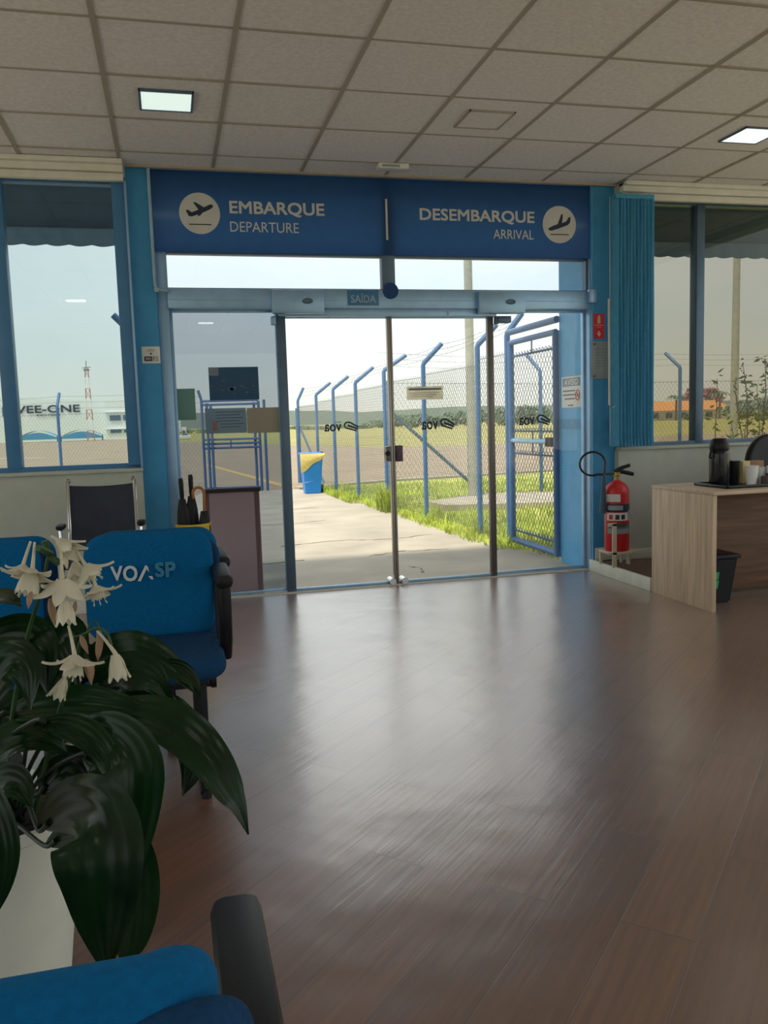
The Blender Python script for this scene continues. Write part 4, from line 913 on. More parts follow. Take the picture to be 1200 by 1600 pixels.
for k in range(6): m.box(a.x+w*(.26+.1*(k > 3)), a.x+w*(.92-.08*(k % 2)), yl-.0018, yl-.001, a.z+h_*(.84-.12*k), a.z+h_*(.865-.12*k))
m.build('text_line', M('notice_print', srgb(70, 80, 92), .6), n3)
m = MB(); m.box(a.x+w*.17, a.x+w*.28, yl-.0018, yl-.001, a.z+h_*.12, a.z+h_*.5, .002); m.build('red_mark', M('faded_red', srgb(146, 108, 96), .6), n3)
n4, _, _ = flatsign('window_poster', 387, 636, 441, 677, yl, f_tan, 'plain brown sheet on the tinted left pane beside the door stile', 'notice', .001)
mb_ = empty('leaning_board', (.42, 6.28, -.01), 'faded mauve sheet standing behind the tinted pane beside the umbrellas', 'board')
a = at(327, 932, 6.24); b = at(405, 765, 6.24); m = MB(); rows = []
for j in range(25):
    zz = -.01+(b.z+.01)*j/24; am = .006*max(0, 1-j/18); rows.append([Vector((a.x+(b.x-a.x)*u, 6.24+am*math.sin(j*2.3+u*3), zz)) for u in [k/8 for k in range(9)]])
m.grid(rows); m.grid([[p+Vector((0, .012, 0)) for p in r] for r in rows]); m.build('sheet', f_mauve, mb_)
m = MB(); m.box(a.x-.01, b.x+.01, 6.225, 6.262, b.z-.01, b.z+.02, .003); m.build('top_edge', M('mauve_edge', srgb(142, 92, 96), .6), mb_)
for x in (a.x, b.x-.04): m = MB(); m.box(x, x+.035, 6.23, 6.236, -.01, b.z, .002); m.build('side_strip', f_mauve, mb_)

# conduit on the left column
cd = MB(); cd.tube([(-.045, 6.01, 2.95), (-.043, 6.01, 2.19), (-.035, 6.01, 2.165), (-.01, 6.012, 2.155), (.04, 6.03, 2.153)], .011, 8); cd.box(-.05, -.02, 6.0, 6.03, 2.14, 2.17, .003)
tag(cd.build('conduit', M('grey_blue_conduit', srgb(150, 184, 206), 0.45)), 'thin blue conduit running down the left column to the door header', 'pipe')

# ------------------------------------------------------------------ fire extinguisher and its stand
EX, EY = 3.256, 5.78
fe = empty('fire_extinguisher', (EX, EY, .19), 'red fire extinguisher with black hose standing by the right column', 'fire extinguisher')
R_ = .092
m = MB(); m.lathe([(.001, .20), (R_*.96, .20), (R_, .21), (R_, .64), (R_*.97, .665), (R_*.86, .69), (R_*.62, .714), (R_*.34, .728), (.026, .735), (.001, .735)], (EX, EY, 0), 36); m.build('cylinder', m_red, fe)
def wrap(z0, z1, a0, a1, mat, nm, dr=.0012):
    m = MB(); K = 12; m.grid([[Vector((EX+(R_+dr)*math.cos(math.radians(a0+(a1-a0)*k/K)), EY+(R_+dr)*math.sin(math.radians(a0+(a1-a0)*k/K)), z)) for k in range(K+1)] for z in (z0, z1)]); return m.build(nm, mat, fe)
wrap(.577, .635, 188, 258, m_paper, 'label'); wrap(.50, .56, 180, 345, m_decal, 'label_band'); wrap(.435, .495, 190, 300, m_paper, 'label'); wrap(.335, .375, 195, 320, m_greyp, 'label'); wrap(.375, .40, 190, 330, m_greyt, 'label_band'); wrap(.435, .51, 302, 335, m_greyp, 'label')
for a_ in (205, 235, 262): wrap(.445, .48, a_, a_+18, m_red if a_ == 205 else m_decal, 'hazard_symbol', .002)
wrap(.515, .55, 196, 270, m_greyp, 'maker_strip', .002)
m = MB(); m.lathe([(.001, .735), (.02, .735), (.02, .765), (.028, .77), (.028, .795), (.001, .795)], (EX, EY, 0), 16); m.build('valve', m_brass, fe)
m = MB(); m.tube([(EX-.02, EY, .795), (EX+.03, EY-.01, .80), (EX+.13, EY-.02, .775)], [.012, .010, .009], 8, flat=1.6); m.build('carry_handle', m_black, fe)
m = MB(); m.tube([(EX-.01, EY, .80), (EX+.03, EY-.01, .825), (EX+.10, EY-.02, .845)], [.009, .008, .007], 8, flat=1.8); m.build('lever', m_black, fe)
m = MB(); hp = [(EX-.02, EY, .785), (EX-.09, EY-.01, .785), (EX-.17, EY-.01, .785)]
c = Vector((EX-.205, EY-.01, .868)); hp += [tuple(c+Vector((.105*math.cos(q), 0, .088*math.sin(q)))) for q in [math.radians(275-k*15) for k in range(19)]]
hp += [(EX-.105, EY-.01, .84), (EX-.112, EY-.01, .79)]
m.tube(hp, .0085, 10); m.build('hose', m_blackg, fe)
m = MB(); m.tube([(EX-.112, EY-.01, .79), (EX-.112, EY-.01, .74), (EX-.118, EY-.012, .60), (EX-.124, EY-.012, .49)], [.012, .014, .02, .024], 12); m.build('horn', M('grey_blue_horn', srgb(62, 84, 104), .5), fe)
es = empty('extinguisher_stand', (EX, EY, .084), 'cream metal stand carrying the red fire extinguisher', 'stand')
def bar(pts, w, par, nm='frame_bar'):
    m = MB(); m.tube(pts, w, 4, flat=.5); return m.build(nm, m_cream, par)
m = MB(); m.box(EX-.10, EX-.065, EY-.118, EY-.106, .084, .42, .002); m.box(EX-.135, EX-.065, EY-.118, EY-.106, .40, .425, .002); m.box(EX-.135, EX-.065, EY-.118, EY-.106, .185, .205, .002); m.build('front_bracket', m_cream, es)
m = MB(); m.box(EX+.095, EX+.107, EY-.02, EY+.03, .084, .43, .002); m.build('side_bar', m_cream, es)
m = MB(); m.box(EX-.10, EX+.107, EY-.106, EY+.10, .180, .199, .003); m.build('shelf', m_cream, es)
for x, y in ((EX-.085, EY+.09), (EX+.09, EY+.09)): m = MB(); m.box(x-.01, x+.01, y-.01, y+.01, .084, .18, .002); m.build('leg', m_cream, es)
m = MB(); m.tube([(EX+.10, EY, .41), (EX+.02, EY-.105, .41), (EX-.07, EY-.11, .41)], .006, 6, flat=2); m.build('strap', M('brown_strap', srgb(90, 78, 70), .6), es)

# ------------------------------------------------------------------ desk and what stands on it
dk = empty('desk', (4.0, 4.8, 0), 'light wood laminate desk with a wide side panel at the right', 'desk')
m = MB(); m.box(3.168, 3.198, 4.478, 5.15, 0, .722, .002); m.build('side_panel', m_desk, dk)
m = MB(); m.box(3.166, 5.0, 4.47, 5.155, .7225, .745, .002); m.build('desk_top', m_deskh, dk)
m = MB(); m.box(3.199, 4.97, 4.90, 4.918, .03, .722, .001); m.build('modesty_panel', m_modesty, dk)
m = MB(); m.box(4.97, 5.0, 4.478, 5.15, 0, .722, .002); m.build('side_panel', m_desk, dk)
tb = empty('waste_bin', (3.36, 4.76, 0), 'black plastic waste bin with a green label under the desk', 'bin')
m = MB(); frustum(m, 3.36, 4.76, 0, .30, .09, .08, .125, .11, .012).build('body', m_black, tb)
m = MB(); m.box(3.225, 3.50, 4.64, 4.88, .292, .32, .008); m.build('rim', m_black, tb)
for z0, z1 in ((.10, .155), (.16, .21)):
    m = MB(); q0 = .08+.03*z0/.3; q1 = .08+.03*z1/.3; m.quad((3.285, 4.758-q0, z0), (3.345, 4.758-q0, z0), (3.350, 4.758-q1, z1), (3.285, 4.758-q1, z1)); m.build('green_label', m_green, tb)
ZT = .746
ty = empty('serving_tray', (3.72, 4.78, ZT), 'black serving tray on the desk under the flask and cups', 'tray')
m = MB(); m.box(3.36, 4.15, 4.60, 4.93, ZT, ZT+.006, .002); m.build('base', m_blackg, ty)
m = MB()
for x0, x1, y0, y1 in ((3.35, 4.16, 4.59, 4.602), (3.35, 4.16, 4.928, 4.94), (3.35, 3.362, 4.59, 4.94), (4.148, 4.16, 4.59, 4.94)): m.box(x0, x1, y0, y1, ZT, ZT+.020, .003)
m.build('rim', m_blackg, ty)
ZB = ZT+.0065
fx, fy = 3.44, 4.80
fk = empty('vacuum_flask', (fx, fy, ZB), 'tall black vacuum flask with a domed lid on the tray', 'flask')
m = MB(); m.lathe([(.001, 0), (.058, 0), (.062, .008), (.062, .20), (.060, .214), (.052, .226), (.001, .226)], (fx, fy, ZB), 32); m.build('body', m_blackg, fk)
m = MB(); m.lathe([(.001, .224), (.056, .224), (.061, .232), (.061, .255), (.054, .285), (.044, .300), (.03, .305), (.001, .305)], (fx, fy, ZB), 32); m.build('lid', m_black, fk)
m = MB(); m.tube([(fx-.052, fy-.02, ZB+.262), (fx-.07, fy-.02, ZB+.25), (fx-.085, fy-.025, ZB+.20), (fx-.09, fy-.025, ZB+.185), (fx-.074, fy-.02, ZB+.18)], .007, 8); m.build('spout_handle', m_black, fk)
jx, jy = 3.585, 4.85
jk = empty('black_jug', (jx, jy, ZB), 'small black jug between the flask and the white cups', 'jug')
m = MB(); m.lathe([(.001, 0), (.034, 0), (.036, .01), (.04, .14), (.042, .15), (.001, .15)], (jx, jy, ZB), 20); m.build('body', m_black, jk)
m = MB(); m.tube([(jx-.03, jy-.02, ZB+.15), (jx-.06, jy-.02, ZB+.14), (jx-.045, jy-.02, ZB+.11), (jx-.04, jy-.02, ZB+.04)], .007, 6); m.build('handle', m_black, jk)
m = MB(); m.box(jx-.04, jx+.03, jy-.02, jy+.02, ZB+.148, ZB+.160, .004); m.build('lid', m_greyp, jk)
def cup(x, y, z0, r0, r1, h, mat, label, group=None, ridges=3):
    m = MB(); p = [(.001, 0), (r0, 0)]
    for k in range(ridges*4+1): t = k/(ridges*4); p.append((r0+(r1-r0)*t+.0015*(k % 4 == 0), .004+(h-.004)*t))
    p += [(r1+.002, h), (r1-.002, h), (r0-.002, .006), (.001, .006)]
    o = m.lathe(p, (x, y, z0), 24).build('cup_stack', mat); tag(o, label, 'cup'); return o
cup(3.608, 4.70, ZB, .030, .042, .125, m_cup, 'tallest stack of white disposable cups in front of the cream box')
cup(3.70, 4.74, ZB, .030, .035, .11, m_cup, 'white cups standing just right of the tall cup stack')
bx_ = empty('tea_box', (3.70, 4.86, ZB), 'brown card box with a cream left half behind the white cups', 'box')
m = MB(); m.box(3.64, 3.695, 4.83, 4.89, ZB, ZB+.145, .002); m.build('cream_half', m_boxy, bx_)
m = MB(); m.box(3.696, 3.80, 4.83, 4.89, ZB, ZB+.145, .002); m.build('brown_half', m_box, bx_)
jr = empty('jar', (3.70, 4.66, ZB), 'dark jar with a white lid at the front of the tray', 'jar')
m = MB(); m.lathe([(.001, 0), (.032, 0), (.034, .005), (.034, .07), (.001, .07)], (3.745, 4.685, ZB), 20); m.build('body', m_blackg, jr)
m = MB(); m.lathe([(.001, .07), (.031, .07), (.031, .115), (.029, .118), (.001, .118)], (3.745, 4.685, ZB), 20); m.build('lid', m_cup, jr)
sj = MB(); sj.lathe([(.001, 0), (.026, 0), (.026, .058), (.001, .06)], (3.675, 4.655, ZB), 18); tag(sj.build('sachet_pot', M('brown_pot', srgb(74, 58, 50), .4)), 'small dark brown pot left of the white lidded jar', 'pot')
bt = empty('sweetener_bottle', (3.83, 4.70, ZB), 'small bottle with a blue label and white cap at the right edge', 'bottle')
m = MB(); m.lathe([(.001, 0), (.032, 0), (.034, .01), (.034, .07), (.022, .105), (.012, .115), (.001, .115)], (3.825, 4.70, ZB), 20); m.build('body', m_cup, bt)
m = MB(); m.lathe([(.0345, .012), (.0345, .052)], (3.825, 4.70, ZB), 20, cap=False); m.build('label', m_bluel, bt)
m = MB(); m.lathe([(.0345, .054), (.0345, .066), (.030, .08)], (3.825, 4.70, ZB), 20, cap=False); m.build('label_band', m_decal, bt)
m = MB(); m.lathe([(.001, .112), (.011, .112), (.009, .135), (.005, .15), (.001, .15)], (3.825, 4.70, ZB), 14); m.build('cap', m_cup, bt)
npk = MB(); npk.box(3.455, 3.60, 4.625, 4.68, ZB, ZB+.004, .001); tag(npk.build('napkin', m_paper), 'white folded napkin lying on the tray beside the flask', 'napkin')

# ------------------------------------------------------------------ seats
def Rx(a): return Matrix.Rotation(a, 4, 'X')
def bench(root, xs, yb, s, zt, zb, w, seat_z, dep, arms, legs, logos=False, shell=True, bend=.012, arm_y=.30, wide=.012, cr=.075, sh=(.05, .018, .03)):
    """linked seats; s=-1 faces the camera, +1 faces the door; yb = middle of the backrests"""
    for i, x in enumerate(xs):
        M4 = Matrix.Translation((x, yb, (zt+zb)/2)) @ Rx(math.radians(4*s))
        m = MB(); m.cushion(w, zt-zb, .065, cr, .03, M4, dome=.006, bend=s*bend); o = m.build('backrest', m_fabric, root, angle=60)
        if shell:
            M5 = Matrix.Translation((x, yb-s*sh[0], (zt+zb)/2-sh[1])) @ Rx(math.radians(4*s))
            m = MB(); m.cushion(w+wide, zt-zb-sh[2], .045, cr, .02, M5, dome=.004, bend=s*bend); m.build('back_shell', m_fabd, o, angle=60)
        M6 = Matrix.Translation((x, yb+s*(dep/2+.0), seat_z-.04)) @ Rx(PI/2)
        m = MB(); m.cushion(w+.03, dep, .085, .09, .04, M6, dome=.008); so = m.build('seat', m_fabd, root, angle=60)
        m = MB(); m.box(x-w*.4, x+w*.4, yb+s*dep*.1 if s > 0 else yb-dep*.85, yb+dep*.85 if s > 0 else yb-dep*.1, seat_z-.105, seat_z-.082, .006); m.build('seat_pan', m_black, so)
        m = MB(); m.tube([(x, yb-s*.04, zb+.10), (x, yb-s*.05, seat_z-.05), (x, yb+s*.10, seat_z-.10)], .02, 8, flat=1.0); m.build('back_bracket', m_black, root)
        if logos and i == len(xs)-1:
            T = M4 @ Matrix.Translation((0, -.041, 0))
            def L(px, py): q = at(px, py, yb-.045); return q
            def lt(t_, x0, x1, y0, y1, mat, nm, bold=.03):
                a, b = L(x0, y1), L(x1, y0); text_mb(t_, b.x-a.x, b.z-a.z, (a.x, yb-.0455, a.z), XR, ZU, .0015, bold).build(nm, mat, o, smooth=False)
            lt('V', 174, 191, 884, 908, m_print, 'logo_lettering'); lt('O', 193, 214, 883, 909, m_print, 'logo_lettering')
            m = MB(); P = [L(*q) for q in ((215, 908), (220, 908), (229, 889), (233, 894), (231, 885), (227, 883))]; m.prism([(p.x, p.z) for p in P], (0, yb-.047, 0), XR, ZU, (0, 1, 0), .0015)
            P = [L(*q) for q in ((232, 900), (238, 900), (240, 905), (236, 905))]; m.prism([(p.x, p.z) for p in P], (0, yb-.047, 0), XR, ZU, (0, 1, 0), .0015); m.build('logo_lettering', m_print, o, smooth=False)
            lt('S', 243, 256, 878, 902, m_teal, 'logo_lettering', .05); lt('P', 259, 274, 877, 902, m_teal, 'logo_lettering', .05)
    for x in arms:
        zp = seat_z+.25; y0, y1 = yb-s*.02, yb+s*arm_y
        m = MB(); m.box(x-.031, x+.031, min(y0, y1), max(y0, y1), zp-.045, zp, .017); a_ = m.build('armrest', m_black, root)
        m = MB(); m.tube([(x, yb+s*.25, zp-.03), (x, yb+s*.262, zp-.10), (x, yb+s*.235, seat_z+.01), (x-.004, yb+s*.20, seat_z-.06)], .022, 10, flat=.55); m.tube([(x-.004, yb+s*.02, zp-.03), (x-.008, yb+s*.05, zp-.13), (x-.008, yb+s*.16, seat_z-.06)], .02, 10, flat=.55); m.build('arm_support', m_black, a_)
    yc = yb+s*.16; x0, x1 = xs[0]-w/2, xs[-1]+w/2
    m = MB(); m.box(min(xs[0]-.05, legs[0]-.05), max(legs[-1]+.04, xs[-1]), yc-.03, yc+.03, seat_z-.165, seat_z-.105, .004); bm_ = m.build('beam', m_black, root)
    m = MB(); e_ = max(legs[-1]+.04, xs[-1]); m.tube([(e_, yc, seat_z-.135), (e_+.02, yc, seat_z-.135)], .042, 18); m.build('beam_cap', m_blackg, bm_)
    for x in legs:
        m = MB(); m.box(x-.025, x+.025, yc-.035, yc+.035, .05, seat_z-.12, .006); lo = m.build('leg', m_black, root)
        m = MB(); m.tube([(x, yc-.26, .02), (x, yc-.22, .045), (x, yc, .065), (x, yc+.22, .045), (x, yc+.26, .02)], [.02, .024, .026, .024, .02], 10); m.build('foot', m_black, lo)
        for q in (-.25, .25): m = MB(); m.tube([(x, yc+q, 0), (x, yc+q, .03)], .017, 12); m.build('foot_glide', m_dark, lo)
ba = empty('linked_seat', (-.4, 3.2, 0), 'row of blue linked seats with white VOA lettering facing the camera', 'seat', )
bench(ba, [-.70, -.10], 3.2, -1, .855, .462, .455, .475, .43, [.152], [-.62, .052], logos=True)
bb = empty('linked_seat', (-.4, 3.33, 0), 'row of blue linked seats back to back behind the lettered seats', 'seat')
bench(bb, [-.665, -.075], 3.345, 1, .85, .465, .455, .475, .43, [.172], [-.5, -.06])
bc = empty('linked_seat', (-.5, .62, 0), 'nearest blue seat with black armrest at the bottom edge of the photo', 'seat')
bench(bc, [-.83, -.215], .55, 1, .862, .48, .455, .41, .43, [.046], [-.8, -.1], bend=.068, arm_y=.47, wide=.046, cr=.045, sh=(.034, .010, .02))

# black sling chair by the left wall
sc_ = empty('sling_chair', (-.43, 5.45, 0), 'black sling visitor chair with chrome frame against the left wall', 'chair')
m = MB(); rows = []
for j in range(9):
    t = j/8; zz = .50+.385*t; yy = 5.42+.09*t
    rows.append([Vector((-.43+.19*u, yy+.03*(1-u*u), zz+.012*u*u*(t > .9))) for u in [-1+k/4 for k in range(9)]])
m.grid(rows); m.grid([[p+Vector((0, .008, 0)) for p in r] for r in rows]); m.build('backrest', m_navy, sc_)
m = MB(); rows = [[Vector((-.43+.21*u, 5.42-.44*t, .455-.015*(1-u*u)+.02*t)) for u in (-1, -.5, 0, .5, 1)] for t in [k/6 for k in range(7)]]; m.grid(rows); m.grid([[p-ZU*.012 for p in r] for r in rows]); m.build('seat', m_navy, sc_)
for sx in (-1, 1):
    x = -.43+.196*sx
    m = MB(); m.tube([(x-.01*sx, 5.515, .925), (x, 5.51, .915), (x, 5.41, .47), (x, 5.38, .43), (x, 4.99, .455), (x, 4.95, .43), (x, 4.93, .03), (x, 4.96, .012), (x, 5.46, .012)], .011, 10); m.build('side_frame', m_chrome, sc_)
    m = MB(); m.tube([(x+.03*sx, 5.44, .64), (x+.035*sx, 5.36, .655), (x+.035*sx, 5.27, .645), (x+.02*sx, 5.24, .45)], .010, 8); o = m.build('arm_tube', m_chrome, sc_)
    m = MB(); m.box(x+.035*sx-.024, x+.035*sx+.024, 5.27, 5.40, .652, .678, .009); m.build('arm_pad', m_black, o)
    m = MB(); m.tube([(x-.014*sx, 5.515, .925), (x+.004*sx, 5.515, .925)], .014, 10); m.build('end_cap', m_chrome, sc_)
m = MB(); m.tube([(-.626, 5.45, .012), (-.234, 5.45, .012)], .010, 8); m.build('cross_bar', m_chrome, sc_)

# umbrella holder
uh = empty('umbrella_holder', (.115, 5.72, 0), 'round yellow umbrella holder behind the linked seats by the door', 'holder')
m = MB(); m.lathe([(.001, 0), (.10, 0), (.112, .58), (.116, .585), (.116, .60), (.108, .60), (.096, .02), (.001, .02)], (.115, 5.72, 0), 28); m.build('bucket', m_yellow, uh)
def umbrella(x, y, lean, htop, hook, label):
    e = empty('umbrella', (x, y, .03), label, 'umbrella'); b = Vector((x, y, .04)); t = Vector((x+lean, y, htop)); d = (t-b)
    m = MB(); rows = []; K = 14
    prof = [(.0, .004), (.35, .016), (.66, .034), (.74, .030), (.80, .018), (.84, .012)]
    for f_, r_ in prof: rows.append([b+d*f_+Vector((math.cos(2*PI*k/K), math.sin(2*PI*k/K), 0))*r_*(1+.30*(k % 2)) + (ZU*(.03*(k % 2)) if f_ == .80 else Vector((0, 0, 0))) for k in range(K+1)])
    m.grid(rows); m.build('canopy', m_umb, e)
    m = MB()
    if hook:
        a = b+d*.84; P = [a, a+d*.08, a+d*.16]; c = a+d*.16+Vector((-.036, 0, 0)); P += [c+Vector((.036*math.cos(q), 0, .036*math.sin(q))) for q in [math.radians(20*k) for k in range(1, 11)]]; P.append(P[-1]+ZU*-.025)
        m.tube(P, .0095, 10); m.build('handle', m_crook, e)
    else:
        m.tube([b+d*.84, b+d*.86, b+d*.97, b+d], [.011, .014, .016, .013], 10); m.build('handle', m_black, e)
umbrella(.075, 5.73, -.025, .90, False, 'black umbrella with a straight handle leaning left in the yellow holder')
umbrella(.115, 5.76, .0, .92, False, 'black umbrella with a straight handle in the middle of the yellow holder')
umbrella(.175, 5.70, .02, .80, True, 'umbrella with a curved wooden crook handle in the yellow holder')

# black office chair behind the desk
oc = empty('office_chair', (4.42, 5.42, .085), 'black office chair with a round back behind the desk', 'chair')
m = MB(); m.cushion(.50, .50, .07, .23, .03, Matrix.Translation((4.37, 5.46, .80)) @ Rx(math.radians(-6)), dome=.01, bend=-.03); m.build('backrest', m_black, oc, angle=60)
m = MB(); m.cushion(.48, .44, .08, .14, .035, Matrix.Translation((4.37, 5.66, .50)) @ Rx(PI/2), dome=.01); m.build('seat', m_black, oc, angle=60)
m = MB(); m.tube([(4.37, 5.48, .62), (4.37, 5.47, .46), (4.37, 5.6, .44)], .02, 8); m.tube([(4.37, 5.64, .46), (4.37, 5.64, .16)], .028, 12); m.build('gas_column', m_blackg, oc)
for k in range(5):
    q = 2*PI*k/5+.3; m = MB(); m.tube([(4.37, 5.64, .18), (4.37+.25*math.cos(q), 5.64+.25*math.sin(q), .14)], [.025, .015], 8); o = m.build('base_arm', m_blackg, oc)
    m = MB(); c = Vector((4.37+.25*math.cos(q), 5.64+.25*math.sin(q), .110)); m.tube([c+Vector((-.015, 0, 0)), c+Vector((.015, 0, 0))], .026, 12); m.build('caster', m_black, o)

# ------------------------------------------------------------------ flowering lily in a white planter
PX, PY = -.415, 1.856
pt = empty('potted_lily', (PX, PY, 0), 'white flowering lily with broad dark leaves in a white planter, left foreground', 'plant')
m = MB(); m.lathe([(.001, 0), (.125, 0), (.135, .01), (.185, .43), (.192, .435), (.194, .455), (.182, .457), (.176, .43), (.17, .40), (.001, .40)], (PX, PY, 0), 48); m.build('planter', m_pot, pt)
m = MB(); m.lathe([(.001, .425), (.10, .43), (.177, .418)], (PX, PY, 0), 30, cap=False); m.build('soil', m_soil, pt)
def spline(P, n):
    P = [P[0]*2-P[1]]+P+[P[-1]*2-P[-2]]; out = []
    for i in range(1, len(P)-2):
        for k in range(n):
            t = k/n; a, b, c, d = P[i-1:i+3]
            out.append(0.5*((2*b)+(c-a)*t+(2*a-5*b+4*c-d)*t*t+(3*b-a-3*c+d)*t**3))
    out.append(P[-2]); return out
rl = random.Random(21)
def leaf(pts, w, nh=(0.1, -.6, .8), fold=.25, petiole=True, base=None, peak=.42, twist=0.0):
    P = spline([at(*p) for p in pts], 7); N = len(P); rows = []; nh = Vector(nh).normalized(); ph = rl.uniform(0, 6)
    for i, p in enumerate(P):
        t = i/(N-1); tg = (P[min(N-1, i+1)]-P[max(0, i-1)]).normalized()
        n_ = (nh-tg*nh.dot(tg)).normalized(); s = tg.cross(n_)
        if twist: q = Matrix.Rotation(twist*t, 3, tg); s = q @ s; n_ = q @ n_
        # ovate blade, pointed tip
        ww = (t/peak)**.75 if t < peak else (1-((t-peak)/(1-peak))**1.7)
        if t < peak: ww = math.sin(PI/2*min(1, ww))
        hw = w/2*max(.02, ww)
        row = []
        for k in range(-10, 11):
            u = k/10; dep = -fold*hw*(1-abs(u))**1.5*1.0 + .0008*math.cos(u*PI*6)*ww + .004*math.sin(t*9+ph)*u*abs(u)
            row.append(p+s*hw*u+n_*(dep))
        rows.append(row)
    m = MB(); m.grid(rows); o = m.build('leaf', m_leaf, pt, angle=80)
    if petiole:
        b = base or Vector((PX+rl.uniform(-.06, .08), PY+rl.uniform(-.07, .06), .42)); a = P[0]; d = (P[1]-P[0]).normalized(); L = (a-b).length
        m = MB(); m.tube(spline([b, b.lerp(a, .5)+ZU*.10*L, a-d*.02*L, P[2]], 5), .0045, 6); m.build('petiole', m_petiole, o)
    return o
CAMN = (0.05, -1, .25)
leaf([(118, 1120, 1.62), (170, 1112, 1.60), (230, 1115, 1.55), (285, 1142, 1.50), (330, 1188, 1.46), (360, 1236, 1.44), (374, 1262, 1.435), (388, 1304, 1.43)], .090, (.1, -.62, .78), peak=.36)
leaf([(60, 1128, 1.50), (105, 1132, 1.47), (145, 1155, 1.44), (172, 1195, 1.42), (186, 1244, 1.41)], .062, (.3, -.6, .7))
leaf([(5, 1118, 1.65), (60, 1103, 1.62), (130, 1098, 1.60), (200, 1108, 1.58), (262, 1125, 1.57)], .075, (0, -.75, .65))
leaf([(115, 1045, 1.78), (165, 1022, 1.76), (215, 1018, 1.72), (265, 1040, 1.70), (310, 1085, 1.68)], .085, (.1, -.8, .5))
leaf([(140, 1078, 1.70), (190, 1050, 1.68), (235, 1058, 1.66), (268, 1100, 1.65)], .080, (.1, -.9, .4))
leaf([(225, 1050, 1.72), (270, 1045, 1.70), (300, 1062, 1.69), (312, 1092, 1.68)], .040, (.1, -.9, .5), petiole=False)
leaf([(112, 1134, 1.52), (168, 1142, 1.46), (204, 1185, 1.42), (208, 1255, 1.40), (202, 1340, 1.40), (190, 1432, 1.41)], .100, (.15, -1, .35), peak=.5)
leaf([(62, 1296, 1.55), (105, 1268, 1.43), (142, 1282, 1.34), (156, 1355, 1.29), (160, 1440, 1.28), (168, 1526, 1.28)], .138, (-.1, -1, .3), peak=.52, fold=.18)
leaf([(70, 1320, 1.62), (130, 1300, 1.5), (180, 1320, 1.42), (205, 1390, 1.40), (205, 1470, 1.40), (190, 1512, 1.40)], .10, CAMN, peak=.5)
leaf([(-80, 1200, 1.40), (-35, 1235, 1.30), (-2, 1310, 1.26), (0, 1380, 1.25), (-22, 1455, 1.25)], .058, CAMN)
leaf([(-60, 985, 1.60), (-22, 945, 1.58), (8, 935, 1.55), (34, 946, 1.53)], .065, (.1, -.5, .85))
leaf([(-40, 1075, 1.60), (-5, 1010, 1.60), (35, 998, 1.58), (66, 1020, 1.56), (74, 1085, 1.55)], .10, (.1, -.8, .6))
leaf([(-50, 1150, 1.50), (-15, 1060, 1.50), (15, 1030, 1.49), (40, 1050, 1.48), (48, 1110, 1.47)], .085, (.0, -.8, .6))
leaf([(58, 1100, 1.72), (72, 1040, 1.74), (88, 1000, 1.75), (105, 995, 1.74), (118, 1030, 1.72), (122, 1080, 1.70)], .095, (.1, -.95, .3))
leaf([(95, 1085, 1.74), (112, 1045, 1.75), (130, 1030, 1.74), (150, 1050, 1.73)], .09, (.1, -.95, .3))
leaf([(270, 1085, 1.75), (300, 1128, 1.74), (322, 1152, 1.73), (342, 1188, 1.73)], .046, (.2, -.8, .6), petiole=False)
leaf([(283, 1130, 1.60), (300, 1168, 1.58), (299, 1205, 1.57), (285, 1244, 1.56)], .055, (-.2, -1, .1), petiole=False)
leaf([(305, 1160, 1.66), (322, 1190, 1.65), (324, 1235, 1.65)], .040, (.2, -1, .1), petiole=False)
leaf([(128, 1180, 1.60), (160, 1192, 1.55), (182, 1238, 1.52), (182, 1330, 1.50)], .080, (.1, -1, .4))
leaf([(-40, 1210, 1.60), (10, 1160, 1.60), (60, 1150, 1.58), (105, 1175, 1.56)], .085, (0, -.6, .8))
leaf([(-50, 1290, 1.55), (-10, 1230, 1.52), (25, 1225, 1.50), (52, 1262, 1.48)], .075, (0, -.7, .7))
leaf([(60, 1240, 1.70), (95, 1200, 1.68), (130, 1215, 1.64), (150, 1262, 1.62)], .085, (0, -.8, .5))
leaf([(-60, 1110, 1.72), (-20, 1120, 1.7), (30, 1105, 1.7), (90, 1075, 1.72), (130, 1055, 1.74)], .08, (0, -.7, .6))
leaf([(150, 1130, 1.72), (190, 1085, 1.74), (232, 1085, 1.74), (268, 1110, 1.73)], .08, (.1, -.9, .4))
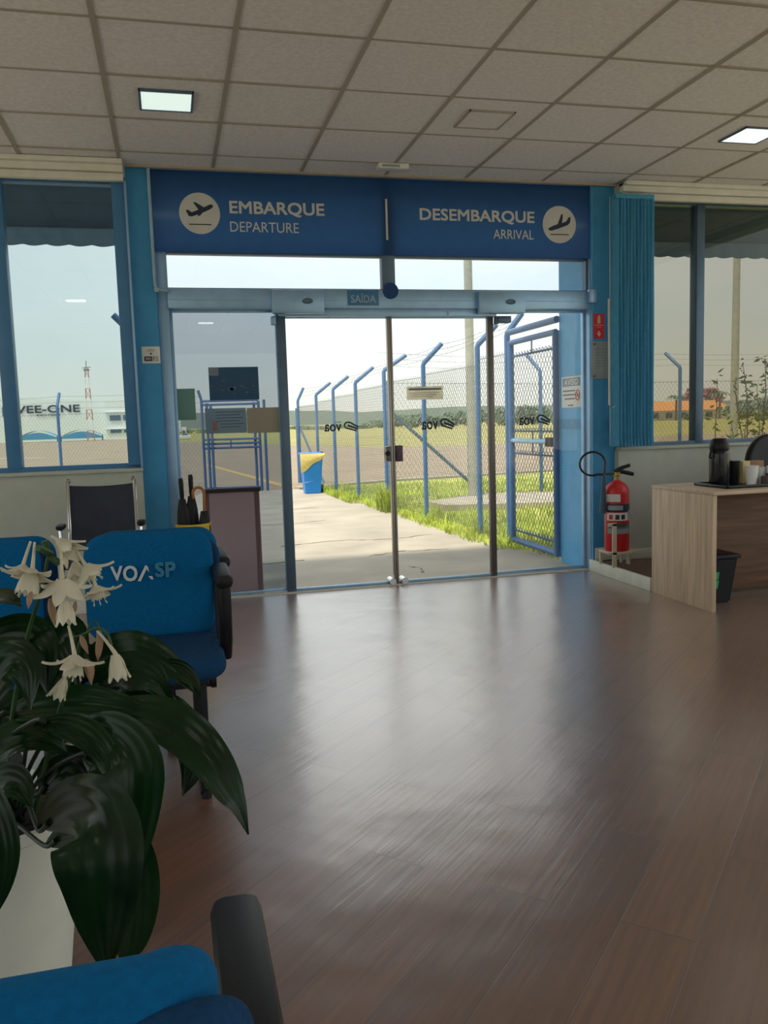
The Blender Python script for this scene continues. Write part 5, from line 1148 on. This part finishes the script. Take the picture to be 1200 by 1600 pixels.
# flower stalks
def scape(pts, r=.0055):
    m = MB(); m.tube(spline([at(*p) for p in pts], 6), [r*(1-.02*i) for i in range(6*(len(pts)-1)+1)], 8); return m.build('flower_stalk', m_stem, pt)
s1 = scape([(5, 1300, 1.80), (18, 1130, 1.64), (42, 1000, 1.58), (62, 930, 1.54), (76, 866, 1.53)])
s2 = scape([(50, 1290, 1.82), (85, 1140, 1.60), (112, 1050, 1.53), (125, 1005, 1.51), (133, 990, 1.50)])
def flower(c, ax, tube, op, size=1.0, cor=1.0, par=s1, roll=0.0, wither=False):
    ctr = at(*c); a = (RT*ax[0]-UP*ax[1]-fw*ax[2]).normalized(); top = at(*tube)
    sd = a.cross(RT+fw*.3).normalized(); up = a.cross(sd)
    m = MB(); L = .050*size
    m.tube(spline([top, top.lerp(ctr, .45)+a*-.004, ctr-a*.004, ctr+a*.003], 5), [.0022+.0036*(k/15)**2*size for k in range(16)], 8, caps=False)
    for k in range(6):
        q = 2*PI*k/6+roll+rl.uniform(-.1, .1); rd = sd*math.cos(q)+up*math.sin(q); tg = a.cross(rd); w = (.0135 if k % 2 else .0115)*size
        p = ctr+rd*.004*size; rows = []; K = 9; o0 = op+rl.uniform(-.08, .08)
        for i in range(K+1):
            t = i/K; ang = o0*(.55+.75*t)*PI/2 if op > .5 else o0*(.6+.5*t)*PI/2
            d = a*math.cos(ang)+rd*math.sin(ang); nn = a*math.sin(ang)-rd*math.cos(ang)
            ww = w*max(.03, math.sin(PI*min(1, .14+t*.88))**.8)
            rows.append([p+tg*ww*u+nn*(.004*size*(1-u*u)*-1) for u in (-1, -.5, 0, .5, 1)]); p = p+d*(L/K)
        m.grid(rows)
    o = m.build('flower', m_petal if not wither else m_wither, par, angle=80)
    if cor and op > .4:
        m = MB(); K = 24; rows = []
        for t, r_ in ((0, .006), (.3, .0105), (.65, .013), (1, .0145)):
            rows.append([ctr+a*(.024*cor*size*t)+(sd*math.cos(2*PI*k/K)+up*math.sin(2*PI*k/K))*r_*size*cor**.5*(1+.10*(k % 2)*t) + a*(.004*cor*(k % 2)*(t == 1)) for k in range(K+1)])
        m.grid(rows)
        for k in range(6):
            q = 2*PI*k/6; b = ctr+a*.022*cor*size+(sd*math.cos(q)+up*math.sin(q))*.0125*size; m.tube([b, b+a*.009, b+a*.013+(sd*math.cos(q)+up*math.sin(q))*.002], [.0008, .0006, .0012], 5)
        m.build('corona', m_petal, o)
        m = MB(); m.lathe([(.0005, .0), (.005*size, .0), (.0095*size, .008*size), (.0105*size, .009*size)], tuple(ctr), 16, a.to_track_quat('Z', 'Y').to_matrix().to_4x4(), cap=False); m.build('throat', m_throat, o)
    return o
flower((50, 891, 1.49), (-.08, .88, .30), (54, 848, 1.53), .98, .98, 1.55, roll=.3)
flower((36, 884, 1.53), (-.2, .9, .0), (48, 846, 1.54), .9, .7, 0, roll=.1)
flower((92, 846, 1.53), (.72, .60, .1), (80, 838, 1.54), .42, .95, 1, roll=.2)
flower((134, 884, 1.52), (.45, .8, -.25), (120, 862, 1.53), .80, .92, 1.0, roll=.5)
flower((97, 905, 1.48), (-.05, .9, -.35), (96, 868, 1.51), .72, 1.05, .8, roll=.15)
flower((150, 918, 1.50), (.28, .92, .1), (142, 893, 1.52), .92, .85, .9, roll=.4)
flower((101, 940, 1.47), (.10, 1, .05), (99, 915, 1.5), .26, .86, 0, roll=.2)
flower((118, 880, 1.55), (.2, .9, .3), (104, 860, 1.55), .35, .8, 0, roll=.7)
flower((116, 1026, 1.45), (-.02, .95, .10), (107, 978, 1.48), .92, 1.0, 1.2, par=s2, roll=.35)
flower((180, 1024, 1.46), (.14, 1, .0), (152, 986, 1.49), .27, .92, 0, par=s2, roll=.1)
flower((100, 1062, 1.52), (-.3, .8, .1), (112, 1036, 1.52), .2, .75, 0, par=s2, roll=.2)
def withered(pts, r, par):
    P = spline([at(*p) for p in pts], 5); n = len(P); m = MB(); m.tube(P, [r*max(.12, math.sin(PI*min(1, .1+.9*k/(n-1)))) for k in range(n)], 7, flat=.6); return m.build('withered_flower', m_wither, par)
withered([(126, 992, 1.50), (131, 1006, 1.49), (138, 1022, 1.48)], .0055, s2)
withered([(154, 980, 1.50), (156, 1000, 1.49), (154, 1020, 1.48), (153, 1033, 1.48)], .0065, s2)
withered([(134, 1030, 1.46), (140, 1046, 1.45), (143, 1070, 1.45)], .0085, s2)
withered([(78, 935, 1.52), (82, 955, 1.51), (85, 978, 1.51)], .007, s1)
withered([(118, 938, 1.52), (116, 952, 1.52), (112, 960, 1.52)], .004, s1)
withered([(48, 925, 1.46), (46, 938, 1.45), (44, 951, 1.45)], .005, s1)
m = MB()
for a_, b_ in (((80, 866, 1.53), (60, 856, 1.5)), ((76, 868, 1.53), (92, 880, 1.52)), ((74, 862, 1.53), (70, 845, 1.53))): m.tube([at(*a_), at(*b_)], .006, 6)
m.build('bract', m_stem, s1)
m = MB(); m.tube(spline([at(135, 990, 1.5), at(140, 978, 1.5), at(150, 972, 1.5), at(155, 982, 1.5)], 5), .0016, 6); m.tube(spline([at(133, 990, 1.5), at(150, 982, 1.49), at(166, 988, 1.48), at(174, 1008, 1.47)], 5), .0026, 6); m.tube(spline([at(111, 996, 1.5), at(122, 994, 1.5), at(132, 990, 1.5)], 5), .002, 6); m.build('flower_stem', m_stem, s2)
